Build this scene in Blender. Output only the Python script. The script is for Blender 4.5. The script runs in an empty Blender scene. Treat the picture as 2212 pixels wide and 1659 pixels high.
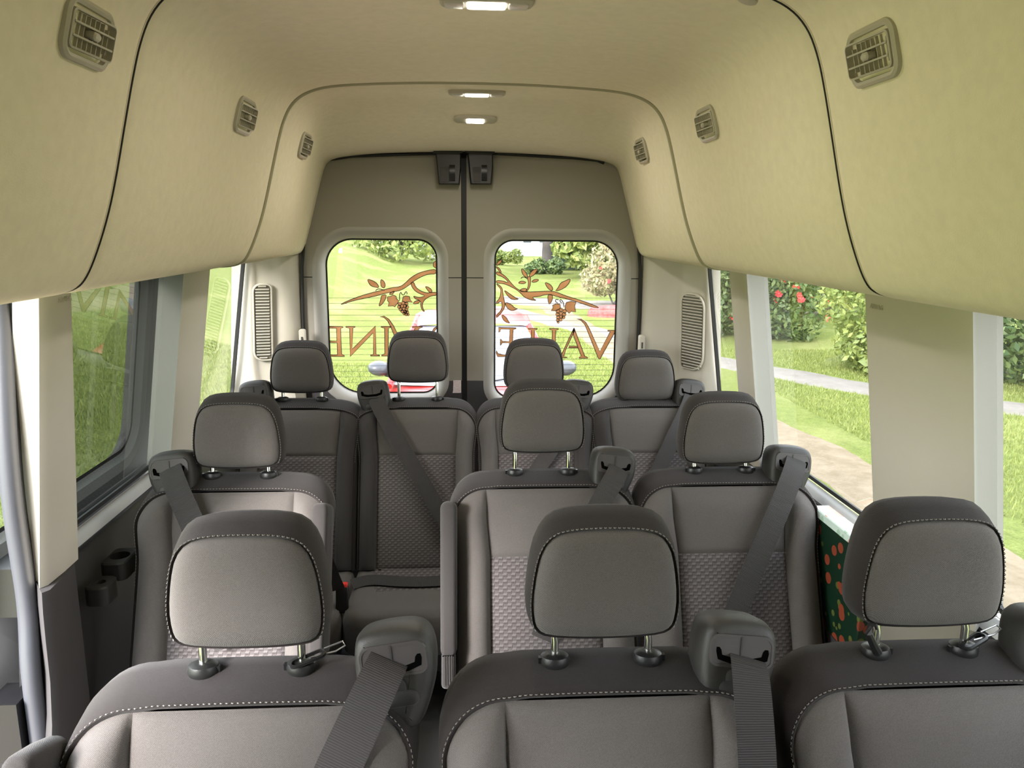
import bpy, bmesh, math, random
import numpy as np
from mathutils import Matrix, Vector
random.seed(7); rng = np.random.default_rng(11)
R = math.radians
S = bpy.context.scene
COL = S.collection

# ------------------------------------------------------------------ camera
F_PX, W_PX, H_PX = 1650.0, 2212.0, 1659.0
PITCH, YAW, ROLL = R(11.6), R(3.72), R(.54)
CPOS = np.array([-.047, 0, 1.68])
cF = np.array([math.sin(YAW)*math.cos(PITCH), math.cos(YAW)*math.cos(PITCH), -math.sin(PITCH)])
_r = np.array([math.cos(YAW), -math.sin(YAW), 0]); _u = np.cross(_r, cF)
cR = _r*math.cos(ROLL)+_u*math.sin(ROLL); cU = _u*math.cos(ROLL)-_r*math.sin(ROLL)
cd = bpy.data.cameras.new('camera'); cam = bpy.data.objects.new('camera', cd); COL.objects.link(cam)
cd.sensor_fit = 'HORIZONTAL'; cd.sensor_width = 36; cd.lens = F_PX/W_PX*36; cd.clip_start = .02; cd.clip_end = 400
cam.matrix_world = Matrix(((cR[0], cU[0], -cF[0], CPOS[0]), (cR[1], cU[1], -cF[1], CPOS[1]), (cR[2], cU[2], -cF[2], CPOS[2]), (0, 0, 0, 1)))
S.camera = cam
def px(x, y, X=None, Y=None, Z=None):
    """point of the place seen at photo pixel (x, y) at a known X, Y or Z"""
    r = cF+cR*(x-W_PX/2)/F_PX+cU*(H_PX/2-y)/F_PX
    t = (X-CPOS[0])/r[0] if X is not None else (Y-CPOS[1])/r[1] if Y is not None else (Z-CPOS[2])/r[2]
    return CPOS+r*t

# ------------------------------------------------------------------ world, sun, exposure
wd = bpy.data.worlds.new('sky'); S.world = wd; wd.use_nodes = True
nt = wd.node_tree; nt.nodes.clear()
wo = nt.nodes.new('ShaderNodeOutputWorld'); bg = nt.nodes.new('ShaderNodeBackground')
tc = nt.nodes.new('ShaderNodeTexCoord'); sep = nt.nodes.new('ShaderNodeSeparateXYZ'); rmp = nt.nodes.new('ShaderNodeValToRGB')
nt.links.new(tc.outputs['Generated'], sep.inputs[0]); nt.links.new(sep.outputs['Z'], rmp.inputs[0])
rmp.color_ramp.elements[0].position = 0.0; rmp.color_ramp.elements[0].color = (.95, .97, 1, 1)
rmp.color_ramp.elements[1].position = .9; rmp.color_ramp.elements[1].color = (.80, .88, 1, 1)
nt.links.new(rmp.outputs[0], bg.inputs[0]); bg.inputs[1].default_value = 3.0
nt.links.new(bg.outputs[0], wo.inputs[0])
sl = bpy.data.lights.new('sun', 'SUN'); sl.energy = 3.4; sl.angle = R(20); sl.color = (1, .95, .92)
so = bpy.data.objects.new('sun', sl); COL.objects.link(so); so.rotation_euler = Vector((.60, .73, -.48)).to_track_quat('-Z', 'Y').to_euler()
S.view_settings.view_transform = 'Standard'; S.view_settings.look = 'None'
S.view_settings.exposure = 2.35; S.view_settings.gamma = 1
try: S.view_settings.use_curve_mapping = False
except Exception: pass

# ------------------------------------------------------------------ materials
MT = {}
def nodes(name):
    m = bpy.data.materials.new(name); m.use_nodes = True; t = m.node_tree
    b = t.nodes['Principled BSDF']; MT[name] = m
    return m, t, b
def setc(b, c): b.inputs['Base Color'].default_value = (*c, 1)
def coords(t, kind='Object'):
    n = t.nodes.new('ShaderNodeTexCoord'); return n.outputs[kind]
def noise(t, vec, scale, detail=3, rough=.55):
    n = t.nodes.new('ShaderNodeTexNoise'); n.inputs['Scale'].default_value = scale
    n.inputs['Detail'].default_value = detail; n.inputs['Roughness'].default_value = rough
    t.links.new(vec, n.inputs['Vector']); return n.outputs['Fac']
def ramp(t, fac, stops):
    n = t.nodes.new('ShaderNodeValToRGB'); cr = n.color_ramp
    while len(cr.elements) < len(stops): cr.elements.new(.5)
    for e, (p, c) in zip(cr.elements, stops): e.position = p; e.color = (*c, 1)
    t.links.new(fac, n.inputs[0]); return n.outputs[0]
def bump(t, b, h, strength, dist=.002):
    n = t.nodes.new('ShaderNodeBump'); n.inputs['Strength'].default_value = strength; n.inputs['Distance'].default_value = dist
    t.links.new(h, n.inputs['Height']); t.links.new(n.outputs[0], b.inputs['Normal'])
def mth(t, op, a, b=None, c=None):
    n = t.nodes.new('ShaderNodeMath'); n.operation = op
    for i, v in enumerate((a, b, c)):
        if v is None: continue
        if isinstance(v, (int, float)): n.inputs[i].default_value = v
        else: t.links.new(v, n.inputs[i])
    return n.outputs[0]
def mixc(t, fac, a, b):
    n = t.nodes.new('ShaderNodeMix'); n.data_type = 'RGBA'
    if isinstance(fac, (int, float)): n.inputs[0].default_value = fac
    else: t.links.new(fac, n.inputs[0])
    for i, v in ((6, a), (7, b)):
        if isinstance(v, tuple): n.inputs[i].default_value = (*v, 1)
        else: t.links.new(v, n.inputs[i])
    return n.outputs[2]
def plain(name, c, rough=.6, metal=0, nscale=0, nstr=.1, var=0, spec=None):
    m, t, b = nodes(name); setc(b, c); b.inputs['Roughness'].default_value = rough; b.inputs['Metallic'].default_value = metal
    if spec is not None: b.inputs['Specular IOR Level'].default_value = spec
    if nscale:
        v = coords(t); h = noise(t, v, nscale); bump(t, b, h, nstr)
        if var:
            h2 = noise(t, v, nscale*.1, 2)
            lo = tuple(x*(1-var) for x in c); hi = tuple(min(1, x*(1+var)) for x in c)
            t.links.new(ramp(t, h2, ((.3, lo), (.7, hi))), b.inputs['Base Color'])
    return m
plain('liner', (.80, .715, .565), .95, 0, 420, .22, .03, .1)
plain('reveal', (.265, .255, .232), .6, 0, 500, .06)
plain('door_inner', (.13, .13, .135), .6)
plain('liner_shaded', (.40, .365, .26), .9, 0, 420, .2)  # darker liner tone, shade of the rear seam band put into the colour
plain('surround', (.36, .345, .32), .6, 0, 500, .06)
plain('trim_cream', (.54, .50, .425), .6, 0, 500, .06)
plain('trim_grey', (.38, .375, .365), .6, 0, 500, .06)
plain('door_trim', (.29, .265, .225), .65, 0, 500, .06)
plain('dark_trim', (.045, .041, .042), .62, 0, 600, .2)
plain('black_plastic', (.014, .014, .014), .38, 0, 700, .12)
plain('black_gloss', (.010, .010, .011), .34)
plain('bezel', (.052, .046, .044), .45)
plain('slot_black', (.002, .002, .002), .9, spec=0.0)
plain('guide_plastic', (.024, .022, .020), .5, 0, 900, .25)
plain('rubber', (.006, .006, .006), .55)
plain('seal_rubber', (.060, .062, .072), .42, 0, 40, .15)
plain('floor_mat', (.05, .048, .047), .85, 0, 300, .4)
plain('chrome', (.78, .77, .72), .14, 1)
plain('steel', (.5, .5, .5), .3, 1)
plain('stitch', (.22, .205, .185), .8)
plain('piping', (.012, .011, .011), .8)
plain('vent_plastic', (.45, .41, .33), .5)
plain('vent_dark', (.11, .10, .075), .7)
plain('red_plastic', (.75, .03, .02), .4)
plain('white_body', (.82, .82, .84), .3)
def fabric(name, c, scale, strength, var):
    m, t, b = nodes(name); v = coords(t)
    b.inputs['Roughness'].default_value = .95; b.inputs['Specular IOR Level'].default_value = .12
    b.inputs['Sheen Weight'].default_value = .12; b.inputs['Sheen Roughness'].default_value = .5
    sp = t.nodes.new('ShaderNodeSeparateXYZ'); t.links.new(v, sp.inputs[0])
    sx = mth(t, 'SINE', mth(t, 'MULTIPLY', sp.outputs['X'], scale))
    sz = mth(t, 'SINE', mth(t, 'MULTIPLY', mth(t, 'ADD', sp.outputs['Z'], sp.outputs['Y']), scale))
    w = mth(t, 'MULTIPLY', sx, sz); n = noise(t, v, 900, 2)
    h = mth(t, 'ADD', mth(t, 'MULTIPLY', w, .35), n)
    lo = tuple(x*(1-var) for x in c); hi = tuple(x*(1+var) for x in c)
    t.links.new(ramp(t, h, ((.2, lo), (.85, hi))), b.inputs['Base Color']); bump(t, b, h, strength, .001)
    return m
fabric('fabric_grey', (.112, .101, .095), 2100, .6, .34)
fabric('fabric_dark', (.026, .0215, .021), 3000, .5, .25)
fabric('fabric_charcoal', (.042, .038, .037), 2600, .5, .22)
# woven insert: staggered basket weave
def woven():
    m, t, b = nodes('woven'); v = coords(t); b.inputs['Roughness'].default_value = .95
    b.inputs['Specular IOR Level'].default_value = .12
    sp = t.nodes.new('ShaderNodeSeparateXYZ'); t.links.new(v, sp.inputs[0])
    p = .0235
    zz = mth(t, 'MULTIPLY', mth(t, 'ADD', sp.outputs['Z'], mth(t, 'MULTIPLY', sp.outputs['Y'], .45)), 1.06)
    gx = mth(t, 'DIVIDE', mth(t, 'ADD', sp.outputs['X'], 4), p*.5)
    col = mth(t, 'FLOOR', gx); st = mth(t, 'MULTIPLY', mth(t, 'MODULO', col, 2), .5)
    fx = mth(t, 'FRACT', gx)
    gz = mth(t, 'ADD', mth(t, 'DIVIDE', mth(t, 'ADD', zz, 4), p*.9), st); fz = mth(t, 'FRACT', gz)
    lightz = mth(t, 'LESS_THAN', mth(t, 'ABSOLUTE', mth(t, 'SUBTRACT', fz, .5)), .11)
    darkx = mth(t, 'MULTIPLY', mth(t, 'LESS_THAN', mth(t, 'ABSOLUTE', mth(t, 'SUBTRACT', fx, .5)), .40), mth(t, 'LESS_THAN', mth(t, 'ABSOLUTE', mth(t, 'SUBTRACT', mth(t, 'FRACT', mth(t, 'ADD', fz, .32)), .5)), .06))
    vert = mth(t, 'MULTIPLY', mth(t, 'LESS_THAN', fx, .12), mth(t, 'GREATER_THAN', fz, .5))
    n = noise(t, v, 700, 2)
    base = ramp(t, n, ((.2, (.078, .069, .069)), (.8, (.125, .110, .110))))
    c1 = mixc(t, mth(t, 'MULTIPLY', lightz, .85), base, (.165, .15, .147))
    c2 = mixc(t, mth(t, 'MULTIPLY', darkx, .7), c1, (.035, .03, .03))
    c3 = mixc(t, mth(t, 'MULTIPLY', vert, .8), c2, (.03, .026, .026))
    t.links.new(c3, b.inputs['Base Color'])
    h = mth(t, 'SUBTRACT', lightz, mth(t, 'ADD', vert, darkx)); bump(t, b, h, .5, .002)
woven()
def webbing():
    m, t, b = nodes('webbing'); v = coords(t, 'UV'); b.inputs['Roughness'].default_value = .75
    sp = t.nodes.new('ShaderNodeSeparateXYZ'); t.links.new(v, sp.inputs[0])
    s = mth(t, 'SINE', mth(t, 'MULTIPLY', sp.outputs['Y'], 2*math.pi/.0036))
    t.links.new(ramp(t, s, ((.0, (.026, .023, .023)), (1, (.055, .049, .048)))), b.inputs['Base Color']); bump(t, b, s, .5, .001)
webbing()
def glass(name, tint, extra=0.0):
    m = bpy.data.materials.new(name); m.use_nodes = True; t = m.node_tree; t.nodes.clear(); MT[name] = m
    o = t.nodes.new('ShaderNodeOutputMaterial'); tr = t.nodes.new('ShaderNodeBsdfTransparent'); gl = t.nodes.new('ShaderNodeBsdfGlossy')
    tr.inputs[0].default_value = (*tint, 1); gl.inputs[0].default_value = (1, 1, 1, 1); gl.inputs['Roughness'].default_value = 0.0
    lw = t.nodes.new('ShaderNodeLayerWeight'); lw.inputs['Blend'].default_value = .5
    fr = mth(t, 'ADD', mth(t, 'MULTIPLY', mth(t, 'POWER', lw.outputs['Facing'], 5.0), .80), .055)   # both faces of the pane
    mx = t.nodes.new('ShaderNodeMixShader')
    t.links.new(mth(t, 'MINIMUM', fr, 1.0), mx.inputs[0]); t.links.new(tr.outputs[0], mx.inputs[1]); t.links.new(gl.outputs[0], mx.inputs[2]); t.links.new(mx.outputs[0], o.inputs[0])
glass('glass_rear', (.45, .45, .44)); glass('glass_side', (.36, .365, .355)); glass('glass_privacy', (.33, .345, .33))
def vinyl():
    m = bpy.data.materials.new('vinyl_copper'); m.use_nodes = True; t = m.node_tree; MT['vinyl_copper'] = m
    b = t.nodes['Principled BSDF']; o = t.nodes['Material Output']; b.inputs['Roughness'].default_value = .5
    c = ramp(t, noise(t, coords(t), 14), ((.3, (.40, .175, .065)), (.7, (.52, .25, .11))))
    t.links.new(c, b.inputs['Base Color']); tl = t.nodes.new('ShaderNodeBsdfTranslucent'); t.links.new(c, tl.inputs[0])
    mx = t.nodes.new('ShaderNodeMixShader'); mx.inputs[0].default_value = .28
    t.links.new(b.outputs[0], mx.inputs[1]); t.links.new(tl.outputs[0], mx.inputs[2]); t.links.new(mx.outputs[0], o.inputs[0])
vinyl()
plain('vinyl_line', (.03, .018, .01), .6)
def emit(name, c, s):
    m, t, b = nodes(name); setc(b, (.9, .9, .85)); b.inputs['Emission Color'].default_value = (*c, 1); b.inputs['Emission Strength'].default_value = s
emit('led', (1, .96, .86), 30); emit('lens_glow', (1, .94, .80), 3.0)
plain('lamp_button', (.55, .52, .47), .35)
def leafmat(name, a, c, tr=.35):
    m = bpy.data.materials.new(name); m.use_nodes = True; t = m.node_tree; MT[name] = m
    b = t.nodes['Principled BSDF']; o = t.nodes['Material Output']; b.inputs['Roughness'].default_value = .55
    g = t.nodes.new('ShaderNodeNewGeometry')
    col = ramp(t, g.outputs['Random Per Island'], ((.0, a), (1.0, c)))
    t.links.new(col, b.inputs['Base Color']); tl = t.nodes.new('ShaderNodeBsdfTranslucent'); t.links.new(col, tl.inputs[0])
    mx = t.nodes.new('ShaderNodeMixShader'); mx.inputs[0].default_value = tr
    t.links.new(b.outputs[0], mx.inputs[1]); t.links.new(tl.outputs[0], mx.inputs[2]); t.links.new(mx.outputs[0], o.inputs[0])
leafmat('leaf_green', (.06, .115, .04), (.20, .26, .09)); leafmat('leaf_yellow', (.14, .20, .05), (.33, .37, .11))
leafmat('leaf_blue', (.10, .17, .12), (.24, .31, .23)); leafmat('leaf_dark', (.04, .08, .03), (.14, .20, .07))
leafmat('leaf_myrtle', (.22, .24, .10), (.42, .34, .22)); leafmat('blade', (.14, .185, .04), (.34, .38, .11), .4)
plain('bark', (.075, .066, .060), .9, 0, 12, .8, .3); plain('petal_red', (.80, .04, .05), .6); plain('petal_pink', (.8, .12, .2), .6)
plain('house_white', (.85, .86, .88), .7); plain('house_roof', (.42, .42, .44), .8); plain('house_window', (.10, .12, .14), .2)
def groundmat():
    m, t, b = nodes('grass_ground'); v = coords(t); b.inputs['Roughness'].default_value = 1; b.inputs['Specular IOR Level'].default_value = .05
    n1 = noise(t, v, .5, 4); n2 = noise(t, v, 9, 5, .7); n3 = noise(t, v, 45, 3, .7)
    a = ramp(t, n2, ((.30, (.10, .135, .03)), (.55, (.20, .245, .06)), (.75, (.30, .33, .11))))
    bb = ramp(t, n3, ((.3, (.12, .155, .04)), (.7, (.32, .35, .12))))
    c = mixc(t, .5, a, bb); dry = mixc(t, .5, c, (.50, .48, .22))
    f = ramp(t, n1, ((.50, (0, 0, 0)), (.66, (.7, .7, .7))))
    t.links.new(mixc(t, f, c, dry), b.inputs['Base Color']); bump(t, b, n3, 1, .05)
groundmat()
def dirtmat(name, c1, c2, sc):
    m, t, b = nodes(name); v = coords(t); b.inputs['Roughness'].default_value = 1
    b.inputs['Specular IOR Level'].default_value = .02
    n1 = noise(t, v, sc, 6, .7); t.links.new(ramp(t, n1, ((.3, c1), (.7, c2))), b.inputs['Base Color']); bump(t, b, n1, .8, .03)
dirtmat('dirt', (.175, .138, .09), (.265, .215, .155), 5); dirtmat('concrete', (.175, .158, .138), (.235, .217, .195), 3); dirtmat('mulch', (.35, .05, .05), (.62, .16, .15), 8)
def paint(name, c):
    m, t, b = nodes(name); setc(b, c); b.inputs['Roughness'].default_value = .3; b.inputs['Coat Weight'].default_value = .25; b.inputs['Coat Roughness'].default_value = .1
paint('car_red', (.36, .012, .012)); plain('car_glass', (.20, .21, .24), .03, 0, spec=1.0); plain('mirror_glass', (.8, .82, .85), .06, 1)
plain('tyre', (.02, .02, .02), .8); plain('wheel_metal', (.5, .5, .52), .3, 1); plain('mirror_shell', (.055, .06, .07), .35)
def floral(name, base, c1, c2):
    m, t, b = nodes(name); v = coords(t); b.inputs['Roughness'].default_value = .4
    vo = t.nodes.new('ShaderNodeTexVoronoi'); vo.inputs['Scale'].default_value = 22; t.links.new(v, vo.inputs['Vector'])
    vo2 = t.nodes.new('ShaderNodeTexVoronoi'); vo2.inputs['Scale'].default_value = 30; t.links.new(v, vo2.inputs['Vector'])
    k1 = mth(t, 'LESS_THAN', vo.outputs['Distance'], .36); k2 = mth(t, 'LESS_THAN', vo2.outputs['Distance'], .30)
    a = mixc(t, k2, base, c2); t.links.new(mixc(t, k1, a, c1), b.inputs['Base Color'])
floral('floral_dark', (.006, .026, .014), (.26, .05, .025), (.11, .13, .03)); floral('floral_light', (.72, .86, .80), (.85, .42, .32), (.45, .68, .52))
def sticker():
    m, t, b = nodes('sticker_paper'); v = coords(t); sp = t.nodes.new('ShaderNodeSeparateXYZ'); t.links.new(v, sp.inputs[0])
    ln = mth(t, 'GREATER_THAN', mth(t, 'SINE', mth(t, 'MULTIPLY', sp.outputs['Z'], 900)), .1)
    n = t.nodes.new('ShaderNodeTexNoise'); n.inputs['Scale'].default_value = 260; t.links.new(v, n.inputs['Vector'])
    k = mth(t, 'MULTIPLY', ln, mth(t, 'GREATER_THAN', n.outputs['Fac'], .48))
    t.links.new(mixc(t, mth(t, 'MULTIPLY', k, .6), (.72, .66, .66), (.62, .28, .27)), b.inputs['Base Color'])
sticker()

# ------------------------------------------------------------------ mesh helpers
def make_mesh(name, verts, faces, mats, smooth=True, idx=None, angle=40, uv=None):
    me = bpy.data.meshes.new(name); me.from_pydata([tuple(map(float, v)) for v in verts], [], faces)
    for m in (mats if isinstance(mats, (list, tuple)) else [mats]): me.materials.append(MT[m])
    if idx is not None: me.polygons.foreach_set('material_index', idx)
    if uv is not None:
        l = me.uv_layers.new(name='UVMap'); li = np.zeros(len(me.loops), np.int32); me.loops.foreach_get('vertex_index', li)
        l.data.foreach_set('uv', np.asarray(uv, np.float32)[li].ravel())
    me.validate(); bm = bmesh.new(); bm.from_mesh(me); bmesh.ops.recalc_face_normals(bm, faces=bm.faces); bm.to_mesh(me); bm.free()
    if smooth:
        me.polygons.foreach_set('use_smooth', [True]*len(me.polygons)); me.set_sharp_from_angle(angle=R(angle))
    me.update(); return me
def link(name, me, parent=None, loc=None, rot=None):
    o = bpy.data.objects.new(name, me); COL.objects.link(o)
    if parent is not None: o.parent = parent
    if loc is not None: o.location = tuple(map(float, loc))
    if rot is not None: o.rotation_euler = rot
    return o
def obj(name, verts, faces, mats, parent=None, loc=None, **k):
    return link(name, make_mesh(name, verts, faces, mats, **k), parent, loc)
def thing(name, label, cat, loc=(0, 0, 0), group=None, rot=None):
    o = link(name, None, None, loc, rot); o.empty_display_size = .05; o['label'] = label; o['category'] = cat
    if group: o['group'] = group
    return o
def tag(o, label, cat, group=None):
    o['label'] = label; o['category'] = cat
    if group: o['group'] = group
    return o
def struct(o, label=None):
    o['kind'] = 'structure'
    if label: o['label'] = label
    return o
class MB:
    def __init__(s): s.v = []; s.f = []; s.i = []
    def add(s, v, f, i=0):
        n = len(s.v); s.v += [tuple(map(float, q)) for q in v]; s.f += [tuple(a+n for a in q) for q in f]; s.i += [i]*len(f); return s
    def box(s, lo, hi, i=0):
        (a, b, c), (d, e, g) = lo, hi
        return s.add([(a, b, c), (d, b, c), (d, e, c), (a, e, c), (a, b, g), (d, b, g), (d, e, g), (a, e, g)], [(0, 3, 2, 1), (4, 5, 6, 7), (0, 1, 5, 4), (1, 2, 6, 5), (2, 3, 7, 6), (3, 0, 4, 7)], i)
    def loft(s, rings, cap0=True, cap1=True, i=0, closed=True):
        n = len(rings[0]); v = [p for r in rings for p in r]; f = []
        for k in range(len(rings)-1):
            for j in range(n if closed else n-1):
                j2 = (j+1) % n; f.append((k*n+j, k*n+j2, (k+1)*n+j2, (k+1)*n+j))
        if cap0: f.append(tuple(range(n)))
        if cap1: f.append(tuple((len(rings)-1)*n+j for j in reversed(range(n))))
        return s.add(v, f, i)
    def tube(s, pts, r, n=8, i=0, closed=False):
        pts = [np.array(p, float) for p in pts]; rings = []; up = np.array([.13, .27, .95])
        m = len(pts)
        for k, p in enumerate(pts):
            d = pts[(k+1) % m if closed else min(k+1, m-1)]-pts[(k-1) % m if closed else max(k-1, 0)]; d /= np.linalg.norm(d)+1e-12
            a = np.cross(d, up); a /= np.linalg.norm(a)+1e-9; b = np.cross(d, a); rr = r[k] if isinstance(r, (list, tuple)) else r
            rings.append([p+rr*(a*math.cos(2*math.pi*q/n)+b*math.sin(2*math.pi*q/n)) for q in range(n)])
        if closed: rings.append(rings[0]); return s.loft(rings, False, False, i)
        return s.loft(rings, True, True, i)
    def lathe(s, prof, n=20, c=(0, 0, 0), axis='z', i=0):
        rings = []
        for r, h in prof:
            rg = []
            for q in range(n):
                a = 2*math.pi*q/n; x, y = r*math.cos(a), r*math.sin(a)
                rg.append((c[0]+x, c[1]+y, c[2]+h) if axis == 'z' else (c[0]+x, c[1]+h, c[2]+y) if axis == 'y' else (c[0]+h, c[1]+x, c[2]+y))
            rings.append(rg)
        return s.loft(rings, True, True, i)
    def mesh(s, name, mats, **k): return make_mesh(name, s.v, s.f, mats, idx=s.i, **k)
    def obj(s, name, mats, parent=None, loc=None, **k): return link(name, s.mesh(name, mats, **k), parent, loc)
def rrect(x0, x1, z0, z1, r, n=6):
    """rounded rectangle loop, counter-clockwise; r one radius or four (bl, br, tr, tl)"""
    rs = r if isinstance(r, (list, tuple)) else (r,)*4; P = []
    for (cx, cz, a0), q in zip(((x0, z0, 180), (x1, z0, 270), (x1, z1, 0), (x0, z1, 90)), rs):
        ox = cx+(q if cx == x0 else -q); oz = cz+(q if cz == z0 else -q)
        for k in range(n+1):
            a = R(a0+90*k/n); P.append((ox+q*math.cos(a), oz+q*math.sin(a)))
    return np.array(P)
def offs(P, d):
    P = np.asarray(P, float); t = np.roll(P, -1, 0)-np.roll(P, 1, 0); t /= np.linalg.norm(t, axis=1)[:, None]+1e-9
    return P+np.stack([t[:, 1], -t[:, 0]], 1)*d
def resamp(P, n, closed=True):
    P = np.asarray(P, float); Q = np.vstack([P, P[:1]]) if closed else P
    d = np.r_[0, np.cumsum(np.linalg.norm(np.diff(Q, axis=0), axis=1))]; t = np.linspace(0, d[-1], n, endpoint=not closed)
    return np.stack([np.interp(t, d, Q[:, k]) for k in range(Q.shape[1])], 1)
def smooth_poly(P, it=2):
    P = np.asarray(P, float)
    for _ in range(it):
        N = np.roll(P, -1, 0); P = np.stack([.75*P+.25*N, .25*P+.75*N], 1).reshape(-1, P.shape[1])
    return P
def smooth_line(P, it=3):
    P = np.asarray(P, float)
    for _ in range(it):
        Q = np.stack([.75*P[:-1]+.25*P[1:], .25*P[:-1]+.75*P[1:]], 1).reshape(-1, P.shape[1]); P = np.vstack([P[:1], Q, P[-1:]])
    return P
def dome(mb, P, prof, i=0):
    """closed loop P (n,3 via fn) lofted through (fn) rings then fan to the middle"""
    return mb

# ================================================================== the van: floor, headliner, walls
fm = MB(); fm.box((-1.1, -1.6, -.06), (1.1, 3.55, 0.0)); struct(fm.obj('floor', 'floor_mat', smooth=False), 'dark rubber van floor')

LP = np.array([(0, 2.108), (.16, 2.107), (.31, 2.101), (.42, 2.094), (.485, 2.083), (.535, 2.062), (.568, 2.030), (.590, 1.985), (.607, 1.93), (.628, 1.85), (.651, 1.76), (.672, 1.69), (.700, 1.62), (.722, 1.578), (.742, 1.560), (.775, 1.552), (.83, 1.552), (.90, 1.562), (1.02, 1.60)])
LQ = np.array([(0, 1.998), (.16, 1.997), (.31, 1.992), (.44, 1.985), (.53, 1.975), (.59, 1.965), (.628, 1.950), (.644, 1.925), (.655, 1.89), (.672, 1.83), (.692, 1.76), (.708, 1.70), (.728, 1.63), (.742, 1.585), (.756, 1.562), (.785, 1.552), (.83, 1.552), (.90, 1.562), (1.02, 1.60)])
LP = smooth_line(LP, 2); LQ = smooth_line(LQ, 2)
def full(prof, out=0.0):
    h = np.array(prof, float)
    if out:
        t = np.gradient(h, axis=0); t /= np.linalg.norm(t, axis=1)[:, None]; h = h+np.stack([-t[:, 1], t[:, 0]], 1)*out*np.clip((.92-h[:, 0])/.17, 0, 1)[:, None]
        h[0, 0] = 0
    return np.vstack([h[::-1]*[-1, 1], h[1:]])
ceil = struct(link('ceiling', None), 'cream fabric headliner arching over the van')
def liner_panel(sections):
    rings = [[(x, y, z) for x, z in full(p, o)] for y, p, o in sections]
    m = MB(); m.loft(rings, False, False, closed=False)
    o = m.obj('headliner_panel', 'liner', ceil, angle=60)
    return o
def lerp(a, b, t): return a*(1-t)+b*t
def sst(t): t = min(1, max(0, t)); return t*t*(3-2*t)
G = .016
liner_panel([(y, LP, 0) for y in (-1.1, -.4, .2, .8, 1.2, 1.40)]+[(1.414, LP, .001), (1.421, LP, .004), (1.425, LP, .010), (1.427, LP, G)])
liner_panel([(1.430, LP, G), (1.4305, LP, .0095), (1.434, LP, .0075), (1.445, LP, .003), (1.462, LP, 0)]+[(y, LP, 0) for y in (1.7, 2.0, 2.3, 2.44)]+[(2.452, LP, .001), (2.460, LP, .004), (2.466, LP, .010), (2.468, LP, G+.004)])
sec = [(2.471, LP, G+.004), (2.472, LP, .012), (2.478, LP, .009), (2.492, LP, .003), (2.51, LP, 0)]
for y in np.linspace(2.6, 3.47, 14): sec.append((float(y), lerp(LP, LQ, sst((y-2.72)/.62)), 0))
sec.append((3.478, LQ, .006)); sec.append((3.482, LQ, .02)); liner_panel(sec)
for yy, rr, mt in ((1.4287, .0016, 'rubber'), (2.4700, .0075, 'liner_shaded')):
    m = MB(); m.tube([(x, yy, z) for x, z in full(LP, .003 if rr < .005 else .004)[6:-6]], rr, 8); m.obj('seam_strip', mt, ceil)
# roof skin outside the liner
rs = MB(); rp = [(1.09, 1.60), (1.06, 1.8), (.95, 2.1), (.7, 2.2), (0, 2.23)]; rp = rp+[(-x, z) for x, z in rp[-2::-1]]
rs.loft([[(x, y, z) for x, z in rp] for y in (-1.1, 3.66)], False, False, closed=False); struct(rs.obj('trim_1', 'white_body'), 'white painted roof skin above the headliner')

def xp(z): return .985-.09*(z-.95)/.62       # inner face of the pillars
def xg(z): return xp(z)+.078                 # glass plane
def pillar(name, side, y0, y1, z0, z1, mat, front=.045, rear=.045, lab=None, reveal='reveal'):
    """pillar trim standing proud of the glass: inner face y0..y1 (each one value or bottom, top), reveals falling back to the glass"""
    m = MB(); rings = []
    if not isinstance(y0, tuple): y0 = (y0, y0)
    if not isinstance(y1, tuple): y1 = (y1, y1)
    for z in np.linspace(z0, z1, 9):
        k = (z-z0)/(z1-z0); p, q = lerp(y0[0], y0[1], k), lerp(y1[0], y1[1], k); a, b = xp(z), xg(z)+.02
        pl = [(b, p+front), (a+.03, p+front*.55), (a+.010, p+.006), (a, p+.022), (a-.002, (p+q)/2), (a, q-.022), (a+.010, q-.006), (a+.03, q-rear*.55), (b, q-rear)]
        rings.append([(side*x, y, z) for x, y in pl])
    m.loft(rings, True, True, closed=False)
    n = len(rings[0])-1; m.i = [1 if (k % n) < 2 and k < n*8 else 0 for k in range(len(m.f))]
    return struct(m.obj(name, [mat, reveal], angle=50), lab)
pillar('trim_18', 1, 1.380, 1.768, .05, .868, 'door_trim', lab='cream lower pillar panel beside the nearest right seat, shade put into its darker beige')  # same cream pillar lower down, its shade painted as a darker beige
pillar('trim_2', 1, 1.372, 1.775, .87, 1.585, 'trim_cream', lab='wide cream pillar trim between the two right windows')
pillar('trim_3', 1, 2.545, 2.715, .84, 1.585, 'trim_cream', lab='narrow cream pillar trim before the right rear quarter window')
pillar('trim_4', -1, 2.44, 2.69, .84, 1.585, 'trim_cream', lab='cream pillar trim before the left rear quarter window')
p5 = pillar('trim_5', -1, (1.66, 1.61), (1.845, 1.745), .868, 1.585, 'trim_cream', front=.07, lab='cream pillar trim behind the open sliding door gap', reveal='trim_cream')
def embossed(txt, side, y, z, size, parent):
    cu = bpy.data.curves.new('t', 'FONT'); cu.body = txt; cu.size = size; cu.extrude = .0006; cu.align_x = 'CENTER'
    to = bpy.data.objects.new('t', cu); me = bpy.data.meshes.new_from_object(to); bpy.data.objects.remove(to); me.name = 'airbag_lettering'; me.materials.clear(); me.materials.append(MT['trim_cream'])
    o = link('airbag_lettering', me, parent, (side*(xp(z)-.0035), y, z)); o.rotation_euler = (R(90), 0, R(-90*side)); return o
embossed('AIRBAG', 1, 1.70, 1.503, .016, bpy.data.objects['trim_2']); embossed('AIRBAG', -1, 1.70, 1.515, .016, p5)
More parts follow.
